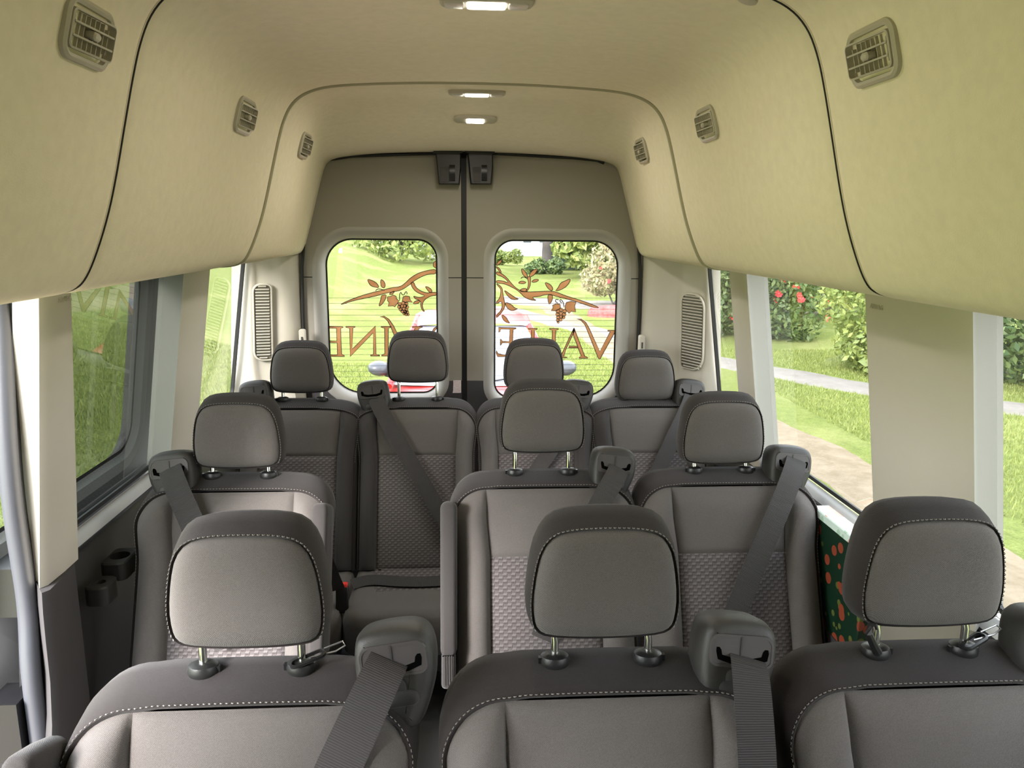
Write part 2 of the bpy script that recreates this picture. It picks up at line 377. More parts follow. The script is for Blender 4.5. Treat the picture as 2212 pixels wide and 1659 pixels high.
# dark lower pillar below it
m = MB(); rings = []
c0, c1 = px(105, 1280, X=-.985), px(118, 1659, X=-.985); e0, e1 = px(86, 1280, X=-1.035), px(100, 1659, X=-1.035)
for z in (0, .2, .4, .46, .55, .65, .75, .82, .867):
    k = (z-c1[2])/(c0[2]-c1[2]); k2 = min(1, max(0, k)); wob = .012*math.sin(k2*math.pi*1.5)
    yc = c1[1]+(c0[1]-c1[1])*k2+wob; ye = e1[1]+(e0[1]-e1[1])*k2+wob
    rings.append([(-1.085, ye+.03, z), (-1.035, ye, z), (-.992, yc-.002, z), (-.982, yc+.012, z), (-.984, yc+.06, z), (-.995, 1.80, z), (-1.06, 1.84, z)])
m.loft(rings, True, True, closed=False); struct(m.obj('trim_6', 'dark_trim'), 'dark lower pillar trim by the door opening')
# side walls: lower dark panel, sill, outer skin
def side_wall(name, side, y0, y1, lab):
    root = struct(link(name, None), lab)
    n = 14; ys = np.linspace(y0, y1, n)
    prof = [(1.068, .888), (1.055, .893), (1.038, .888), (1.026, .872)]
    m = MB(); m.loft([[(side*x, y, z) for x, z in prof] for y in ys], False, False, closed=False); m.obj('sill', 'trim_grey', root)
    prof = [(1.030, .860), (1.034, .855), (1.050, .82), (1.058, .66), (1.058, .40), (1.055, .20), (1.05, .0)]
    m = MB(); m.loft([[(side*x, y, z) for x, z in prof] for y in ys], False, False, closed=False); m.obj('lower_panel', 'dark_trim', root)
    m = MB(); m.tube([(side*1.028, y, .866) for y in ys], .006, 6); m.obj('gap_strip', 'rubber', root)
    m = MB(); m.loft([[(side*x, y, z) for x, z in ((1.075, .885), (1.10, .6), (1.10, .1), (1.08, -.3))] for y in ys], False, False, closed=False); m.obj('outer_skin', 'white_body', root)
    return root
wl = side_wall('wall_left', -1, 1.70, 3.50, 'left side wall with grey sill and dark lower panel')
wr = side_wall('wall_right', 1, .10, 3.50, 'right side wall with grey sill and dark lower panel')
# cab pillars and cab sides behind the camera
for k, s in ((7, 1), (8, -1)):
    m = MB(); m.box((min(s*.97, s*1.09), .02, 0), (max(s*.97, s*1.09), .26, 1.6)); m.box((min(s*1.0, s*1.09), -1.4, -.1), (max(s*1.0, s*1.09), .02, .85)); struct(m.obj('trim_%d' % k, 'trim_grey', smooth=False), 'cab side trim')

m = MB(); m.box((-1.06, -.40, -.05), (1.06, -.34, 2.16)); struct(m.obj('front_light_block', 'dark_trim', smooth=False), 'added dark panel behind the camera, blocking light from the cab')  # added unseen panel, keeps cab light off the seat fronts

# side windows: glass with black border
def side_window(name, side, y0, y1, z0, z1, mat, lab, r=.06):
    root = struct(link(name, None), lab)
    L = rrect(y0, y1, z0, z1, r, 8); I = offs(L, -.014)
    def P3(Q, dx): return [(side*(xg(z)+dx), y, z) for y, z in Q]
    m = MB(); m.loft([P3(L, .012), P3(L, -.006), P3(I, -.006), P3(I, .0)], False, False)
    m.obj('window_seal', 'rubber', root)
    m = MB(); m.add(P3(offs(L, -.004), .003), [tuple(range(len(L)))]); m.obj('pane', mat, root, smooth=False)
    return root
side_window('window_1', 1, .30, 1.432, .90, 1.60, 'glass_side', 'right window beside the nearest seat row')
side_window('window_2', 1, 1.66, 2.628, .895, 1.60, 'glass_side', 'right window beside the middle seat row')
side_window('window_3', 1, 2.64, 3.172, .90, 1.60, 'glass_side', 'narrow right rear quarter window', .08)
side_window('window_4', -1, 1.72, 2.615, .90, 1.60, 'glass_privacy', 'left window beside the middle seat row, open sliding door behind it')
side_window('window_5', -1, 2.60, 3.365, .90, 1.60, 'glass_side', 'narrow left rear quarter window', .08)

# rear corner trims with vent grilles and belt hooks
def rear_trim(k, side, plan, g0, g1, gz0, gz1, lab):
    root = struct(link('trim_%d' % k, None), lab)
    plan = resamp(np.array(plan), 24, False); rings = []
    for z in np.linspace(.55, 1.60, 12):
        sh = .05*max(0, (z-1.25)/.35)*0
        bul = .035*sst((1.12-z)/.25)
        rings.append([(side*(x-bul*(1 if .82 < x < 1.0 else .3)-(z-1.2)*.06*(x-.77)/.25), y-bul*.5, z) for x, y in plan])
    m = MB(); m.loft(rings, False, False, closed=False); m.obj('corner_panel', 'trim_cream', root, angle=60)
    a, b = np.array(g0), np.array(g1); d = (b-a); w = np.linalg.norm(d); d /= w; nrm = np.array([-side*d[1], side*d[0]])
    if nrm[1] > 0: nrm = -nrm
    def Q(u, z, h): p = a+d*u+nrm*h; return (p[0]-side*(z-1.2)*.035, p[1], z)
    L = rrect(0, w, gz0, gz1, (w*.48, w*.10, w*.25, w*.42) if side < 0 else (w*.10, w*.48, w*.42, w*.25), 6)
    m = MB(); m.loft([[Q(u, z, .000) for u, z in offs(L, .008)], [Q(u, z, .006) for u, z in offs(L, .005)], [Q(u, z, .006) for u, z in L], [Q(u, z, -.006) for u, z in L]], False, True)
    m.obj('grille_frame', 'trim_cream', root)
    m = MB(); m.add([Q(u, z, .001) for u, z in L], [tuple(range(len(L)))]); m.obj('grille_back', 'vent_dark', root, smooth=False)
    n = 25
    for q in range(n):
        z = gz0+(gz1-gz0)*(q+.5)/n; inn = .006+(.012 if q in (0, n-1) else 0)
        mm = MB(); h = .0036
        mm.loft([[Q(u, z-h, .004), Q(u, z+h*.2, .0085), Q(u, z+h, .006), Q(u, z, .002)] for u in (inn, w-inn)]); mm.obj('slat', 'trim_cream', root, smooth=False)
    return root
rear_trim(9, -1, [(1.06, 3.385), (1.03, 3.385), (.985, 3.375), (.965, 3.372), (.95, 3.39), (.88, 3.405), (.83, 3.41), (.80, 3.425), (.772, 3.46), (.77, 3.52)], (-.955, 3.372), (-.888, 3.388), 1.10, 1.425, 'left rear corner trim with louvred vent grille')
rear_trim(10, 1, [(1.06, 3.195), (1.03, 3.19), (1.00, 3.20), (.985, 3.22), (.925, 3.35), (.88, 3.39), (.83, 3.41), (.80, 3.425), (.772, 3.46), (.77, 3.52)], (.928, 3.325), (.985, 3.200), 1.075, 1.40, 'right rear corner trim with louvred vent grille')
for s, x, z, lb in ((-1, -.757, 1.19, 'small cream coat hook on the left rear corner trim'), (1, .765, 1.165, 'small cream coat hook on the right rear corner trim')):
    t = thing('coat_hook', lb, 'hook', (x, 3.405, z), 'coat hooks on the rear corner trims')
    L = rrect(-.014, .014, -.04, .04, .009, 4); m = MB(); m.loft([[(u, .012, v) for u, v in L], [(u, -.006, v) for u, v in L], [(u*.8, -.012, v*.92) for u, v in L]]); m.obj('plate', 'trim_cream', t)
    m = MB(); m.box((-.003, -.016, -.02), (.003, -.010, .008)); m.obj('hook_slot', 'dark_trim', t, smooth=False)

# rear doors --------------------------------------------------------
GAPX = -.042
def rear_door(name, x0, x1, wx0, wx1, wz0, wz1, rad, lab):
    root = struct(link(name, None), lab)
    L = rrect(wx0, wx1, wz0, wz1, rad, 10); n = len(L)
    O = offs(L, .052)
    # outer rectangle points matched by angle
    c = np.array([(wx0+wx1)/2, (wz0+wz1)/2]); Z0, Z1 = .0, 2.05; out = []
    for p in O:
        d = p-c; t = 1e9
        for k, (lo, hi) in enumerate(((x0, x1), (Z0, Z1))):
            if abs(d[k]) > 1e-9: t = min(t, ((hi if d[k] > 0 else lo)-c[k])/d[k])
        out.append(c+d*max(t, 1.0))
    out = np.array(out)
    for cx in (x0, x1):
        for cz in (Z0, Z1):
            k = int(np.argmin(np.linalg.norm(out-[cx, cz], axis=1))); out[k] = (cx, cz)
    O[:, 0] = np.clip(O[:, 0], x0+.006, x1-.006)
    YD = 3.475
    bm = bmesh.new(); a = [bm.verts.new((x, YD, z)) for x, z in out]; b = [bm.verts.new((x, YD-.004, z)) for x, z in O]
    for k in range(n): bm.faces.new((a[k], a[(k+1) % n], b[(k+1) % n], b[k]))
    for zc in (.982, 1.4525, 1.4565):
        bmesh.ops.bisect_plane(bm, geom=bm.verts[:]+bm.edges[:]+bm.faces[:], plane_co=(0, 0, zc), plane_no=(0, 0, 1))
    dele = [f for f in bm.faces if 1.4525 < f.calc_center_median().z < 1.4565]; bmesh.ops.delete(bm, geom=dele, context='FACES')
    parts = {'upper_panel': [], 'lower_panel': [], 'kick_panel': []}
    bm.faces.ensure_lookup_table()
    for f in bm.faces:
        z = f.calc_center_median().z; key = 'kick_panel' if z < .982 else 'lower_panel' if z < 1.455 else 'upper_panel'
        parts[key].append([tuple(v.co) for v in f.verts])
    bm.free()
    for key, fs in parts.items():
        m = MB()
        for f in fs: m.add(f, [tuple(range(len(f)))])
        m.obj(key, 'dark_trim' if key == 'kick_panel' else 'door_trim', root, smooth=False)
    m = MB(); m.add([(x, YD+.012, z) for x, z in out]+[(x, YD+.012, z) for x, z in offs(L, .03)], [(k, (k+1) % n, n+(k+1) % n, n+k) for k in range(n)]); m.obj('backing', 'rubber', root, smooth=False)
    rg = [(offs(L, .052), -.004), (offs(L, .046), -.008), (offs(L, .034), -.006), (offs(L, .018), .006), (offs(L, .004), .035), (L, .056)]
    rr = []
    for Q, w in rg:
        Q = Q.copy(); Q[:, 0] = np.clip(Q[:, 0], x0+.004, x1-.004); rr.append([(x, YD+w, z) for x, z in Q])
    m = MB(); m.loft(rr, False, False); m.obj('window_surround', 'surround', root, angle=50)
    m = MB(); m.loft([[(x, YD+.050, z) for x, z in offs(L, .002)], [(x, YD+.050, z) for x, z in offs(L, -.006)]], False, False); m.obj('window_seal', 'rubber', root)
    pane = MB().add([(x, YD+.056, z) for x, z in offs(L, .012)], [tuple(range(n))]).obj('pane', 'glass_rear', root, smooth=False)
    m = MB(); zz = wz0+.05
    while zz < wz1-.24:
        m.box((wx0+.006, YD+.0538, zz-.0007), (wx1-.006, YD+.0548, zz+.0007)); zz += .0262
    w = m.obj('heater_wire', 'vinyl_line', pane, smooth=False); w['kind'] = 'stuff'
    m = MB(); m.loft([[(x, y, z) for x, z in ((x0, -.35), (x1, -.35), (x1, wz0-.03), (x0, wz0-.03))] for y in (3.55, 3.57)]); m.obj('outer_skin', 'white_body', root, smooth=False)
    return root, pane
YG = 3.475+.056
a0 = px(707, 640, Y=YG); a1 = px(945, 640, Y=YG); at = px(820, 516, Y=YG); ab = px(850, 848, Y=YG)
door1, pane1 = rear_door('door_1', -.79, GAPX-.012, a0[0], a1[0], ab[2], at[2], (.15, .07, .085, .12), 'left rear door with window and copper vine lettering')
b0 = px(1068, 640, Y=YG); b1 = px(1332, 640, Y=YG); bt = px(1200, 519, Y=YG); bb = px(1150, 857, Y=YG)
door2, pane2 = rear_door('door_2', GAPX+.012, .79, b0[0], b1[0], bb[2], bt[2], (.07, .15, .12, .085), 'right rear door with window and copper vine lettering')
m = MB(); m.box((GAPX-.0125, 3.484, 0), (GAPX+.0125, 3.50, 2.05)); struct(m.obj('trim_11', 'rubber', smooth=False), 'black gap between the rear doors')
m = MB(); tp = [px(x, y, Y=3.468) for x, y in ((690, 352), (705, 345), (760, 337), (850, 334), (950, 331), (1060, 331), (1150, 336), (1240, 341), (1290, 346), (1305, 352))]; m.tube(tp, .007, 6); struct(m.obj('trim_12', 'rubber'), 'black seal above the rear doors')
for s in (-1, 1):
    m = MB(); m.tube([(s*.752, 3.462, .6), (s*.760, 3.462, 1.0), (s*.762, 3.462, 1.3), (s*.757, 3.462, 1.5), (s*.745, 3.462, 1.6)], .008, 6); struct(m.obj('trim_%d' % (13 if s < 0 else 14), 'rubber'), 'black seal beside the rear door')
m = MB(); L = rrect(-.026, .026, -.030, .030, .003, 2); m.loft([[(x, 0, z) for x, z in L], [(x, -.0012, z) for x, z in L]])
o = m.obj('warning_sticker', 'sticker_paper', None, px(984, 835, Y=3.4735), smooth=False); tag(o, 'small pale paper sticker with red print on left rear door', 'sticker')

# ------------------------------------------------------------------ window lettering (traced on the glass)
def decal(name, polys, lines, circles, org, scl, parent, inner, label=None):
    YV = YG-.004; V = []; Fc = []; I = []
    def W3(p, dy=0.0):
        q = px(org[0]+p[0]/scl, org[1]+p[1]/scl, Y=YV); return (q[0], q[1]-dy, q[2])
    mb = MB()
    def outline(P, closed, wd):
        P = np.asarray(P, float); n = len(P)
        t = (np.roll(P, -1, 0)-np.roll(P, 1, 0)) if closed else np.gradient(P, axis=0); t /= np.linalg.norm(t, axis=1)[:, None]+1e-9
        nn = np.stack([t[:, 1], -t[:, 0]], 1)*wd
        v = [W3(p, .0010) for p in P+nn]+[W3(p, .0010) for p in P-nn]
        mb.add(v, [(k, (k+1) % n, n+(k+1) % n, n+k) for k in range(n if closed else n-1)], 1)
    import mathutils
    for P, it in polys:
        P = smooth_poly(P, it) if it else np.asarray(P, float)
        tri = mathutils.geometry.tessellate_polygon([[Vector((p[0], p[1], 0)) for p in P]])
        mb.add([W3(p) for p in P], [tuple(t) for t in tri], 0)
        outline(P, True, 3.2)
    for P in lines: outline(smooth_line(P), False, 4.0)
    for (cx, cy, r) in circles:
        P = np.array([(cx+r*math.cos(2*math.pi*k/14), cy+r*math.sin(2*math.pi*k/14)) for k in range(14)])
        mb.add([W3(p, .0004) for p in P], [tuple(range(14))], 0); outline(P, True, 2.2)
    o = mb.obj(name, ['vinyl_copper', 'vinyl_line'], parent, smooth=False)
    if label: o['label'] = label
    return o
OL, OR, SC = (680, 500), (1020, 500), 4.609
decal('vine_decal', [
 ([(258, 722), (400, 660), (560, 610), (690, 580), (760, 560), (850, 550), (900, 515), (960, 455), (1040, 410), (1120, 388), (1210, 374), (1210, 424), (1130, 425), (1060, 450), (985, 495), (940, 535), (860, 585), (790, 600), (700, 615), (620, 640), (500, 665), (380, 690), (270, 727)], 1),
 ([(955, 510), (985, 500), (1005, 555), (1050, 590), (1110, 612), (1160, 608), (1212, 603), (1212, 638), (1165, 640), (1120, 660), (1085, 690), (1070, 730), (1078, 770), (1096, 800), (1075, 790), (1055, 750), (1055, 700), (1040, 685), (1000, 672), (978, 640), (1020, 655), (1060, 655), (1100, 640), (1050, 622), (1000, 595), (965, 550)], 1),
 ([(1096, 545), (1130, 552), (1165, 580), (1168, 608), (1140, 606), (1120, 580)], 1), ([(523, 472), (580, 490), (625, 520), (640, 562), (605, 555), (560, 545), (535, 510)], 1),
 ([(657, 473), (690, 495), (703, 530), (695, 565), (665, 555), (655, 520)], 1), ([(665, 635), (712, 625), (708, 665), (680, 715), (635, 752), (650, 700), (660, 660)], 1),
 ([(722, 650), (760, 645), (775, 630), (810, 645), (815, 670), (838, 690), (820, 720), (795, 752), (780, 740), (728, 745), (740, 710), (725, 690)], 0),
 ([(870, 690), (880, 650), (905, 640), (945, 648), (950, 680), (975, 705), (930, 700), (905, 710)], 0), ([(975, 720), (1000, 690), (1050, 685), (1040, 712), (1005, 722)], 1),
 ([(735, 625), (770, 600), (800, 592), (770, 630)], 1), ([(1212, 285), (1178, 315), (1180, 350), (1212, 368)], 1)],
 [[(605, 592), (622, 572), (660, 575), (695, 585)], [(845, 690), (843, 625), (858, 600), (868, 632), (892, 630), (902, 600), (917, 600), (918, 625)]],
 [(845, 722, 18), (880, 712, 18), (912, 718, 18), (840, 750, 18), (868, 745, 18), (900, 742, 18), (920, 752, 17), (855, 775, 18), (885, 770, 18), (912, 782, 17), (872, 795, 17), (900, 800, 17), (922, 805, 15), (890, 815, 15), (910, 825, 15), (930, 828, 12)], OL, SC, pane1, True, 'copper vine branch with leaves and a grape cluster')
for P in ([(128, 943), (280, 946), (283, 955), (258, 965), (262, 1100), (268, 1220), (297, 1238), (297, 1245), (130, 1243), (130, 1225), (225, 1228), (222, 1108), (130, 1105), (130, 1088), (220, 1090), (216, 965), (128, 962)],
          [(308, 945), (402, 945), (402, 952), (380, 962), (374, 1170), (605, 938), (610, 1222), (645, 1232), (648, 1240), (555, 1240), (555, 1232), (585, 1220), (580, 1010), (352, 1247), (347, 965), (308, 953)],
          [(658, 945), (762, 945), (762, 952), (732, 965), (732, 1215), (755, 1232), (755, 1240), (665, 1240), (665, 1232), (697, 1215), (695, 965), (660, 953)],
          [(645, 848), (690, 842), (740, 875), (785, 940), (900, 1175), (1000, 965), (970, 955), (970, 945), (1072, 945), (1072, 952), (1040, 965), (905, 1250), (880, 1250), (760, 960), (725, 890), (690, 858)],
          [(1216, 945), (1185, 965), (1160, 1010), (1150, 1090), (1165, 1170), (1190, 1220), (1216, 1240), (1216, 1225), (1195, 1195), (1178, 1130), (1175, 1060), (1185, 1000), (1216, 962)]):
    decal('letter', [(P, 0)], [], [], OL, SC, pane1, True)
decal('vine_decal', [
 ([(240, 396), (290, 415), (340, 455), (385, 510), (430, 560), (490, 595), (560, 602), (660, 598), (770, 592), (830, 600), (930, 640), (1080, 685), (1210, 732), (1275, 764), (1200, 754), (1080, 712), (950, 674), (850, 650), (780, 628), (720, 630), (660, 650), (600, 652), (610, 672), (645, 688), (580, 682), (520, 655), (480, 612), (440, 578), (390, 552), (330, 524), (280, 516), (240, 512), (240, 487), (300, 490), (365, 515), (340, 480), (300, 450), (240, 430)], 1),
 ([(530, 600), (555, 560), (560, 500), (545, 455), (580, 445), (582, 500), (575, 550), (545, 602)], 1), ([(492, 362), (530, 400), (552, 440), (548, 462), (510, 440), (492, 400)], 1),
 ([(657, 368), (600, 385), (568, 430), (572, 457), (615, 435), (640, 400)], 1), ([(455, 512), (490, 490), (540, 505), (520, 520), (480, 520)], 1), ([(588, 500), (620, 475), (668, 478), (645, 500), (610, 508)], 1),
 ([(470, 585), (500, 568), (540, 565), (540, 600), (490, 600)], 1), ([(723, 503), (775, 525), (803, 560), (800, 592), (765, 580), (735, 540)], 1), ([(978, 467), (970, 510), (920, 565), (820, 602), (855, 560), (880, 510), (930, 490)], 1),
 ([(760, 625), (800, 630), (800, 680), (768, 732), (755, 690), (752, 650)], 1), ([(925, 740), (940, 705), (985, 695), (1035, 705), (1020, 740), (1030, 802), (985, 795), (965, 815), (925, 775)], 0),
 ([(785, 788), (805, 760), (800, 735), (840, 718), (875, 725), (880, 760), (840, 790)], 0),
 ([(245, 515), (300, 560), (305, 620), (320, 690), (330, 740), (300, 800), (240, 865), (240, 832), (285, 790), (300, 745), (290, 690), (240, 725), (240, 700), (270, 670), (285, 620), (285, 570), (245, 530)], 1),
 ([(315, 580), (380, 625), (430, 660), (472, 675), (400, 680), (365, 655), (335, 615)], 1), ([(328, 702), (390, 725), (425, 765), (460, 768), (400, 790), (360, 775), (335, 740)], 1), ([(293, 825), (340, 855), (360, 895), (380, 914), (330, 902), (300, 865)], 1),
 ([(240, 335), (255, 298), (300, 278), (285, 315), (245, 342)], 1), ([(240, 345), (275, 370), (292, 412), (275, 414), (262, 380), (240, 362)], 1)],
 [[(485, 468), (500, 452), (525, 455), (550, 472)], [(915, 755), (905, 700), (882, 675), (868, 688), (890, 712)], [(852, 712), (825, 697), (833, 674), (862, 680)]],
 [(852, 795, 19), (885, 782, 19), (920, 795, 19), (850, 825, 19), (882, 815, 19), (915, 825, 19), (855, 855, 18), (885, 848, 18), (908, 855, 16), (852, 882, 16), (880, 878, 16), (856, 902, 12)], OR, SC, pane2, True, 'copper vine branch with leaves and a grape cluster')
for Q in ([[(1040, 872), (1085, 872), (1130, 905), (1165, 965), (1270, 1195), (1375, 995), (1348, 990), (1348, 983), (1422, 983), (1422, 1000), (1270, 1274), (1255, 1262), (1155, 1010), (1120, 925), (1080, 882)]],
          [[(1003, 985), (1014, 960), (1120, 1240), (1150, 1255), (1150, 1262), (1063, 1262), (1063, 1253), (1085, 1240), (1003, 1020)], [(1012, 962), (1022, 985), (985, 1060), (935, 1170), (910, 1245), (942, 1252), (942, 1258), (858, 1256), (858, 1248), (885, 1235)], [(965, 1140), (1052, 1143), (1058, 1158), (958, 1158)]],
          [[(768, 965), (860, 968), (860, 975), (832, 985), (822, 1235), (700, 1235), (700, 1222), (790, 1222), (797, 985), (768, 973)]],
          [[(557, 962), (650, 965), (650, 972), (620, 985), (615, 1240), (490, 1240), (490, 1225), (580, 1225), (588, 985), (557, 970)]],
          [[(262, 955), (437, 960), (437, 968), (408, 980), (400, 1165), (395, 1246), (250, 1246), (237, 1205), (238, 1182), (258, 1215), (290, 1225), (365, 1228), (368, 1110), (300, 1108), (285, 1132), (280, 1135), (280, 1070), (288, 1072), (300, 1092), (370, 1095), (375, 975), (285, 972), (275, 1000), (265, 1005)]]):
    decal('letter', [(P, 0) for P in Q], [], [], OR, SC, pane2, True)

# rear door latches
for cx, lab in ((970, 'black plastic latch at the top of the left rear door'), (1039, 'black plastic latch at the top of the right rear door')):
    c = px(cx, 362, Y=3.42); t = thing('door_latch', lab, 'latch', c, 'latches above the rear doors'); h = .075
    def W(u, v, w): return (u, w, v)
    L = np.array([(-.045, -.070), (.045, -.070), (.052, .0), (.052, .075), (-.060, .075), (-.052, .0)]); L = smooth_poly(np.repeat(L, 2, 0), 1)
    m = MB(); m.loft([[W(u, v, .045) for u, v in L], [W(u, v, 0) for u, v in L], [W(u*.9, v*.94, -.006) for u, v in L]]); m.obj('housing', 'black_plastic', t)
    m = MB(); m.box((-.066, -.012, .060), (.058, .045, .080)); m.obj('rim', 'black_plastic', t, smooth=False)
    L = rrect(-.036, -.002, -.060, .002, .004, 3); m = MB(); m.loft([[W(u, v, -.004) for u, v in L], [W(u, v, -.010) for u, v in L]]); m.obj('lever_plate', 'dark_trim', t)
    m = MB(); m.loft([[(x, y, z) for x, y in ((.002, -.006), (.002, -.014-q), (.026, -.014-q), (.026, -.006))] for z, q in ((-.055, 0), (-.03, .006), (-.005, .008), (.01, .0))]); m.obj('lever', 'black_gloss', t)
    for u in (-.028, -.002, .024):
        m = MB(); m.lathe([(.010, -.010), (.010, .010)], 10, (u, -.006, .088), 'x'); m.obj('hinge_pin', 'steel', t)

# ------------------------------------------------------------------ seats
TH = R(22); vh = np.array([0, math.sin(TH), math.cos(TH)]); wh = np.array([0, math.cos(TH), -math.sin(TH)]); ux = np.array([1., 0, 0]); ORG = np.array([0, 0, .945])
def SP(u, v, w):
    k = min(1, max(0, (-.07-v)/.13)); u = u*(1-.055*k*k*(3-2*k)); return ORG+ux*u+vh*v+wh*w
VB = -.64
def vtop(u, hw, top, aL, bL, aR, bR):
    if u < -hw+aL:
        k = min(1, ((-hw+aL)-u)/aL); return top-bL*(1-math.sqrt(max(0, 1-k**2.2)))
    if u > hw-aR:
        k = min(1, (u-(hw-aR))/aR); return top-bR*(1-math.sqrt(max(0, 1-k**2.2)))
    return top
def back_outline(hw, top, aL, bL, aR, bR):
    P = [(-hw, v) for v in np.linspace(VB, top-bL, 8)]
    P += [(-hw+aL*(1-math.cos(a)), vtop(-hw+aL*(1-math.cos(a)), hw, top, aL, bL, aR, bR)) for a in np.linspace(0, math.pi/2, 11)[1:]]
    P += [(u, top+.004*math.cos(u/hw*1.3)) for u in np.linspace(-hw+aL, hw-aR, 12)[1:-1]]
    P += [(hw-aR*(1-math.cos(a)), vtop(hw-aR*(1-math.cos(a)), hw, top, aL, bL, aR, bR)) for a in np.linspace(math.pi/2, 0, 11)[:-1]]
    P += [(hw, v) for v in np.linspace(top-bR, VB, 8)]
    P += [(u, VB) for u in np.linspace(hw, -hw, 8)[1:-1]]
    return np.array(P)
CACHE = {}
def shared(key, fn):
    if key not in CACHE: CACHE[key] = fn()
    return CACHE[key]
IW = .165
def front_w(u, hw):
    a = abs(u)
    if a <= IW: return -.004-.010*math.cos(a/IW*math.pi/2)
    k = (a-IW)/(hw-IW); return -.034*math.sin(math.pi*k**.8)**.8 if 0 < k < 1 else 0
def panel(u0, u1, vlo, vhi, hw, mat, name, nu=14, nv=22):
    """one cushion panel of the backrest front; vlo, vhi functions of u; edges tuck into the seams"""
    V = []; Fc = []; us = u0+(u1-u0)*(.5-.5*np.cos(np.linspace(0, math.pi, nu)))
    for i, u in enumerate(us):
        for j in range(nv):
            t = .5-.5*math.cos(math.pi*j/(nv-1)); lo, hi = vlo(u), vhi(u); v = lo+(hi-lo)*t
            e = min(abs(u-u0), abs(u-u1), abs(v-lo), abs(v-hi)); fade = sst((VB*0+.0-v+.0)/.07) if hi > -.05 else 1
            w = front_w(u, hw)*(.15+.85*sst((hi-v)/.06) if hi > -.13 or abs(u) > IW else 1)+.007*math.exp(-(e/.006)**2)
            V.append(SP(u, v, w))
    for i in range(nu-1):
        for j in range(nv-1): a = i*nv+j; Fc.append((a, a+nv, a+nv+1, a+1))
    return make_mesh(name, V, Fc, mat)
def back_parts(root, key, hw, cl, cr, bolster_l='fabric_grey', bolster_r='fabric_grey', main='fabric_grey', dx=0.0):
    (aL, bL), (aR, bR) = cl, cr
    def shell():
        m = MB(); rings = []
        for w, dh, top in ((.004, -.002, .0), (-.002, .003, .004), (.004, .007, .010), (.03, .010, .026), (.065, .010, .050), (.092, .006, .060), (.112, -.012, .056), (.122, -.04, .03)):
            rings.append([SP(u, v, w) for u, v in back_outline(hw+dh, top, aL, bL, aR, bR)])
        m.loft(rings, False, True); return m.mesh('backrest_cover', 'fabric_dark', angle=70)
    loc = (dx, 0, 0)
    cov = link('backrest_cover', shared(key+'cov', shell), root, loc)
    vt = lambda u: vtop(u, hw, 0.0, aL, bL, aR, bR)
    link('side_bolster', shared(key+'bl'+bolster_l, lambda: panel(-hw, -IW, lambda u: VB, vt, hw, bolster_l, 'side_bolster', 16, 26)), root, loc)
    link('side_bolster', shared(key+'br'+bolster_r, lambda: panel(IW, hw, lambda u: VB, vt, hw, bolster_r, 'side_bolster', 16, 26)), root, loc)
    link('upper_panel', shared(key+'up'+main, lambda: panel(-IW, IW, lambda u: -.190, vt, hw, main, 'upper_panel')), root, loc)
    link('woven_insert', shared('insert', lambda: panel(-IW, IW, lambda u: VB, lambda u: -.190, hw, 'woven', 'woven_insert')), root, loc)
    def st():
        m = MB(); P = [p for p in back_outline(hw+.004, .006, aL, bL, aR, bR) if p[1] > -.30]; P = resamp(np.array(P), 400, False)
        L = np.r_[0, np.cumsum(np.linalg.norm(np.diff(P, axis=0), axis=1))][-1]; n = int(L/.0085)
        Q = resamp(P, n*2, False)
        for k in range(n): m.tube([SP(*Q[2*k], -.0005), SP(*(Q[2*k]*.35+Q[2*k+1]*.65), -.0025), SP(*(Q[2*k]*.0+Q[2*k+1]), -.0005)], .0008, 4)
        return m.mesh('stitching', 'stitch', smooth=False)
    s = link('stitching', shared(key+'st', st), cov, (0, 0, 0)); s['kind'] = 'stuff'
    def sm():
        m = MB(); m.tube([SP(.0, .010, .004), SP(.004, .027, .03), SP(.008, .051, .065), SP(.012, .061, .092)], .0013, 5); return m.mesh('cap_seam', 'piping')
    link('cap_seam', shared('seam', sm), cov, (0, 0, 0))
HL = smooth_poly(np.array([(-.111, .012), (-.117, .03), (-.119, .065), (-.113, .115), (-.104, .150), (-.086, .173), (-.055, .181), (0, .183), (.055, .181), (.086, .173), (.104, .150), (.113, .115), (.119, .065), (.117, .03), (.111, .012), (.095, .003), (.05, -.001), (0, -.002), (-.05, -.001), (-.095, .003)])[::-1], 1)
HC = np.array([0, .09])
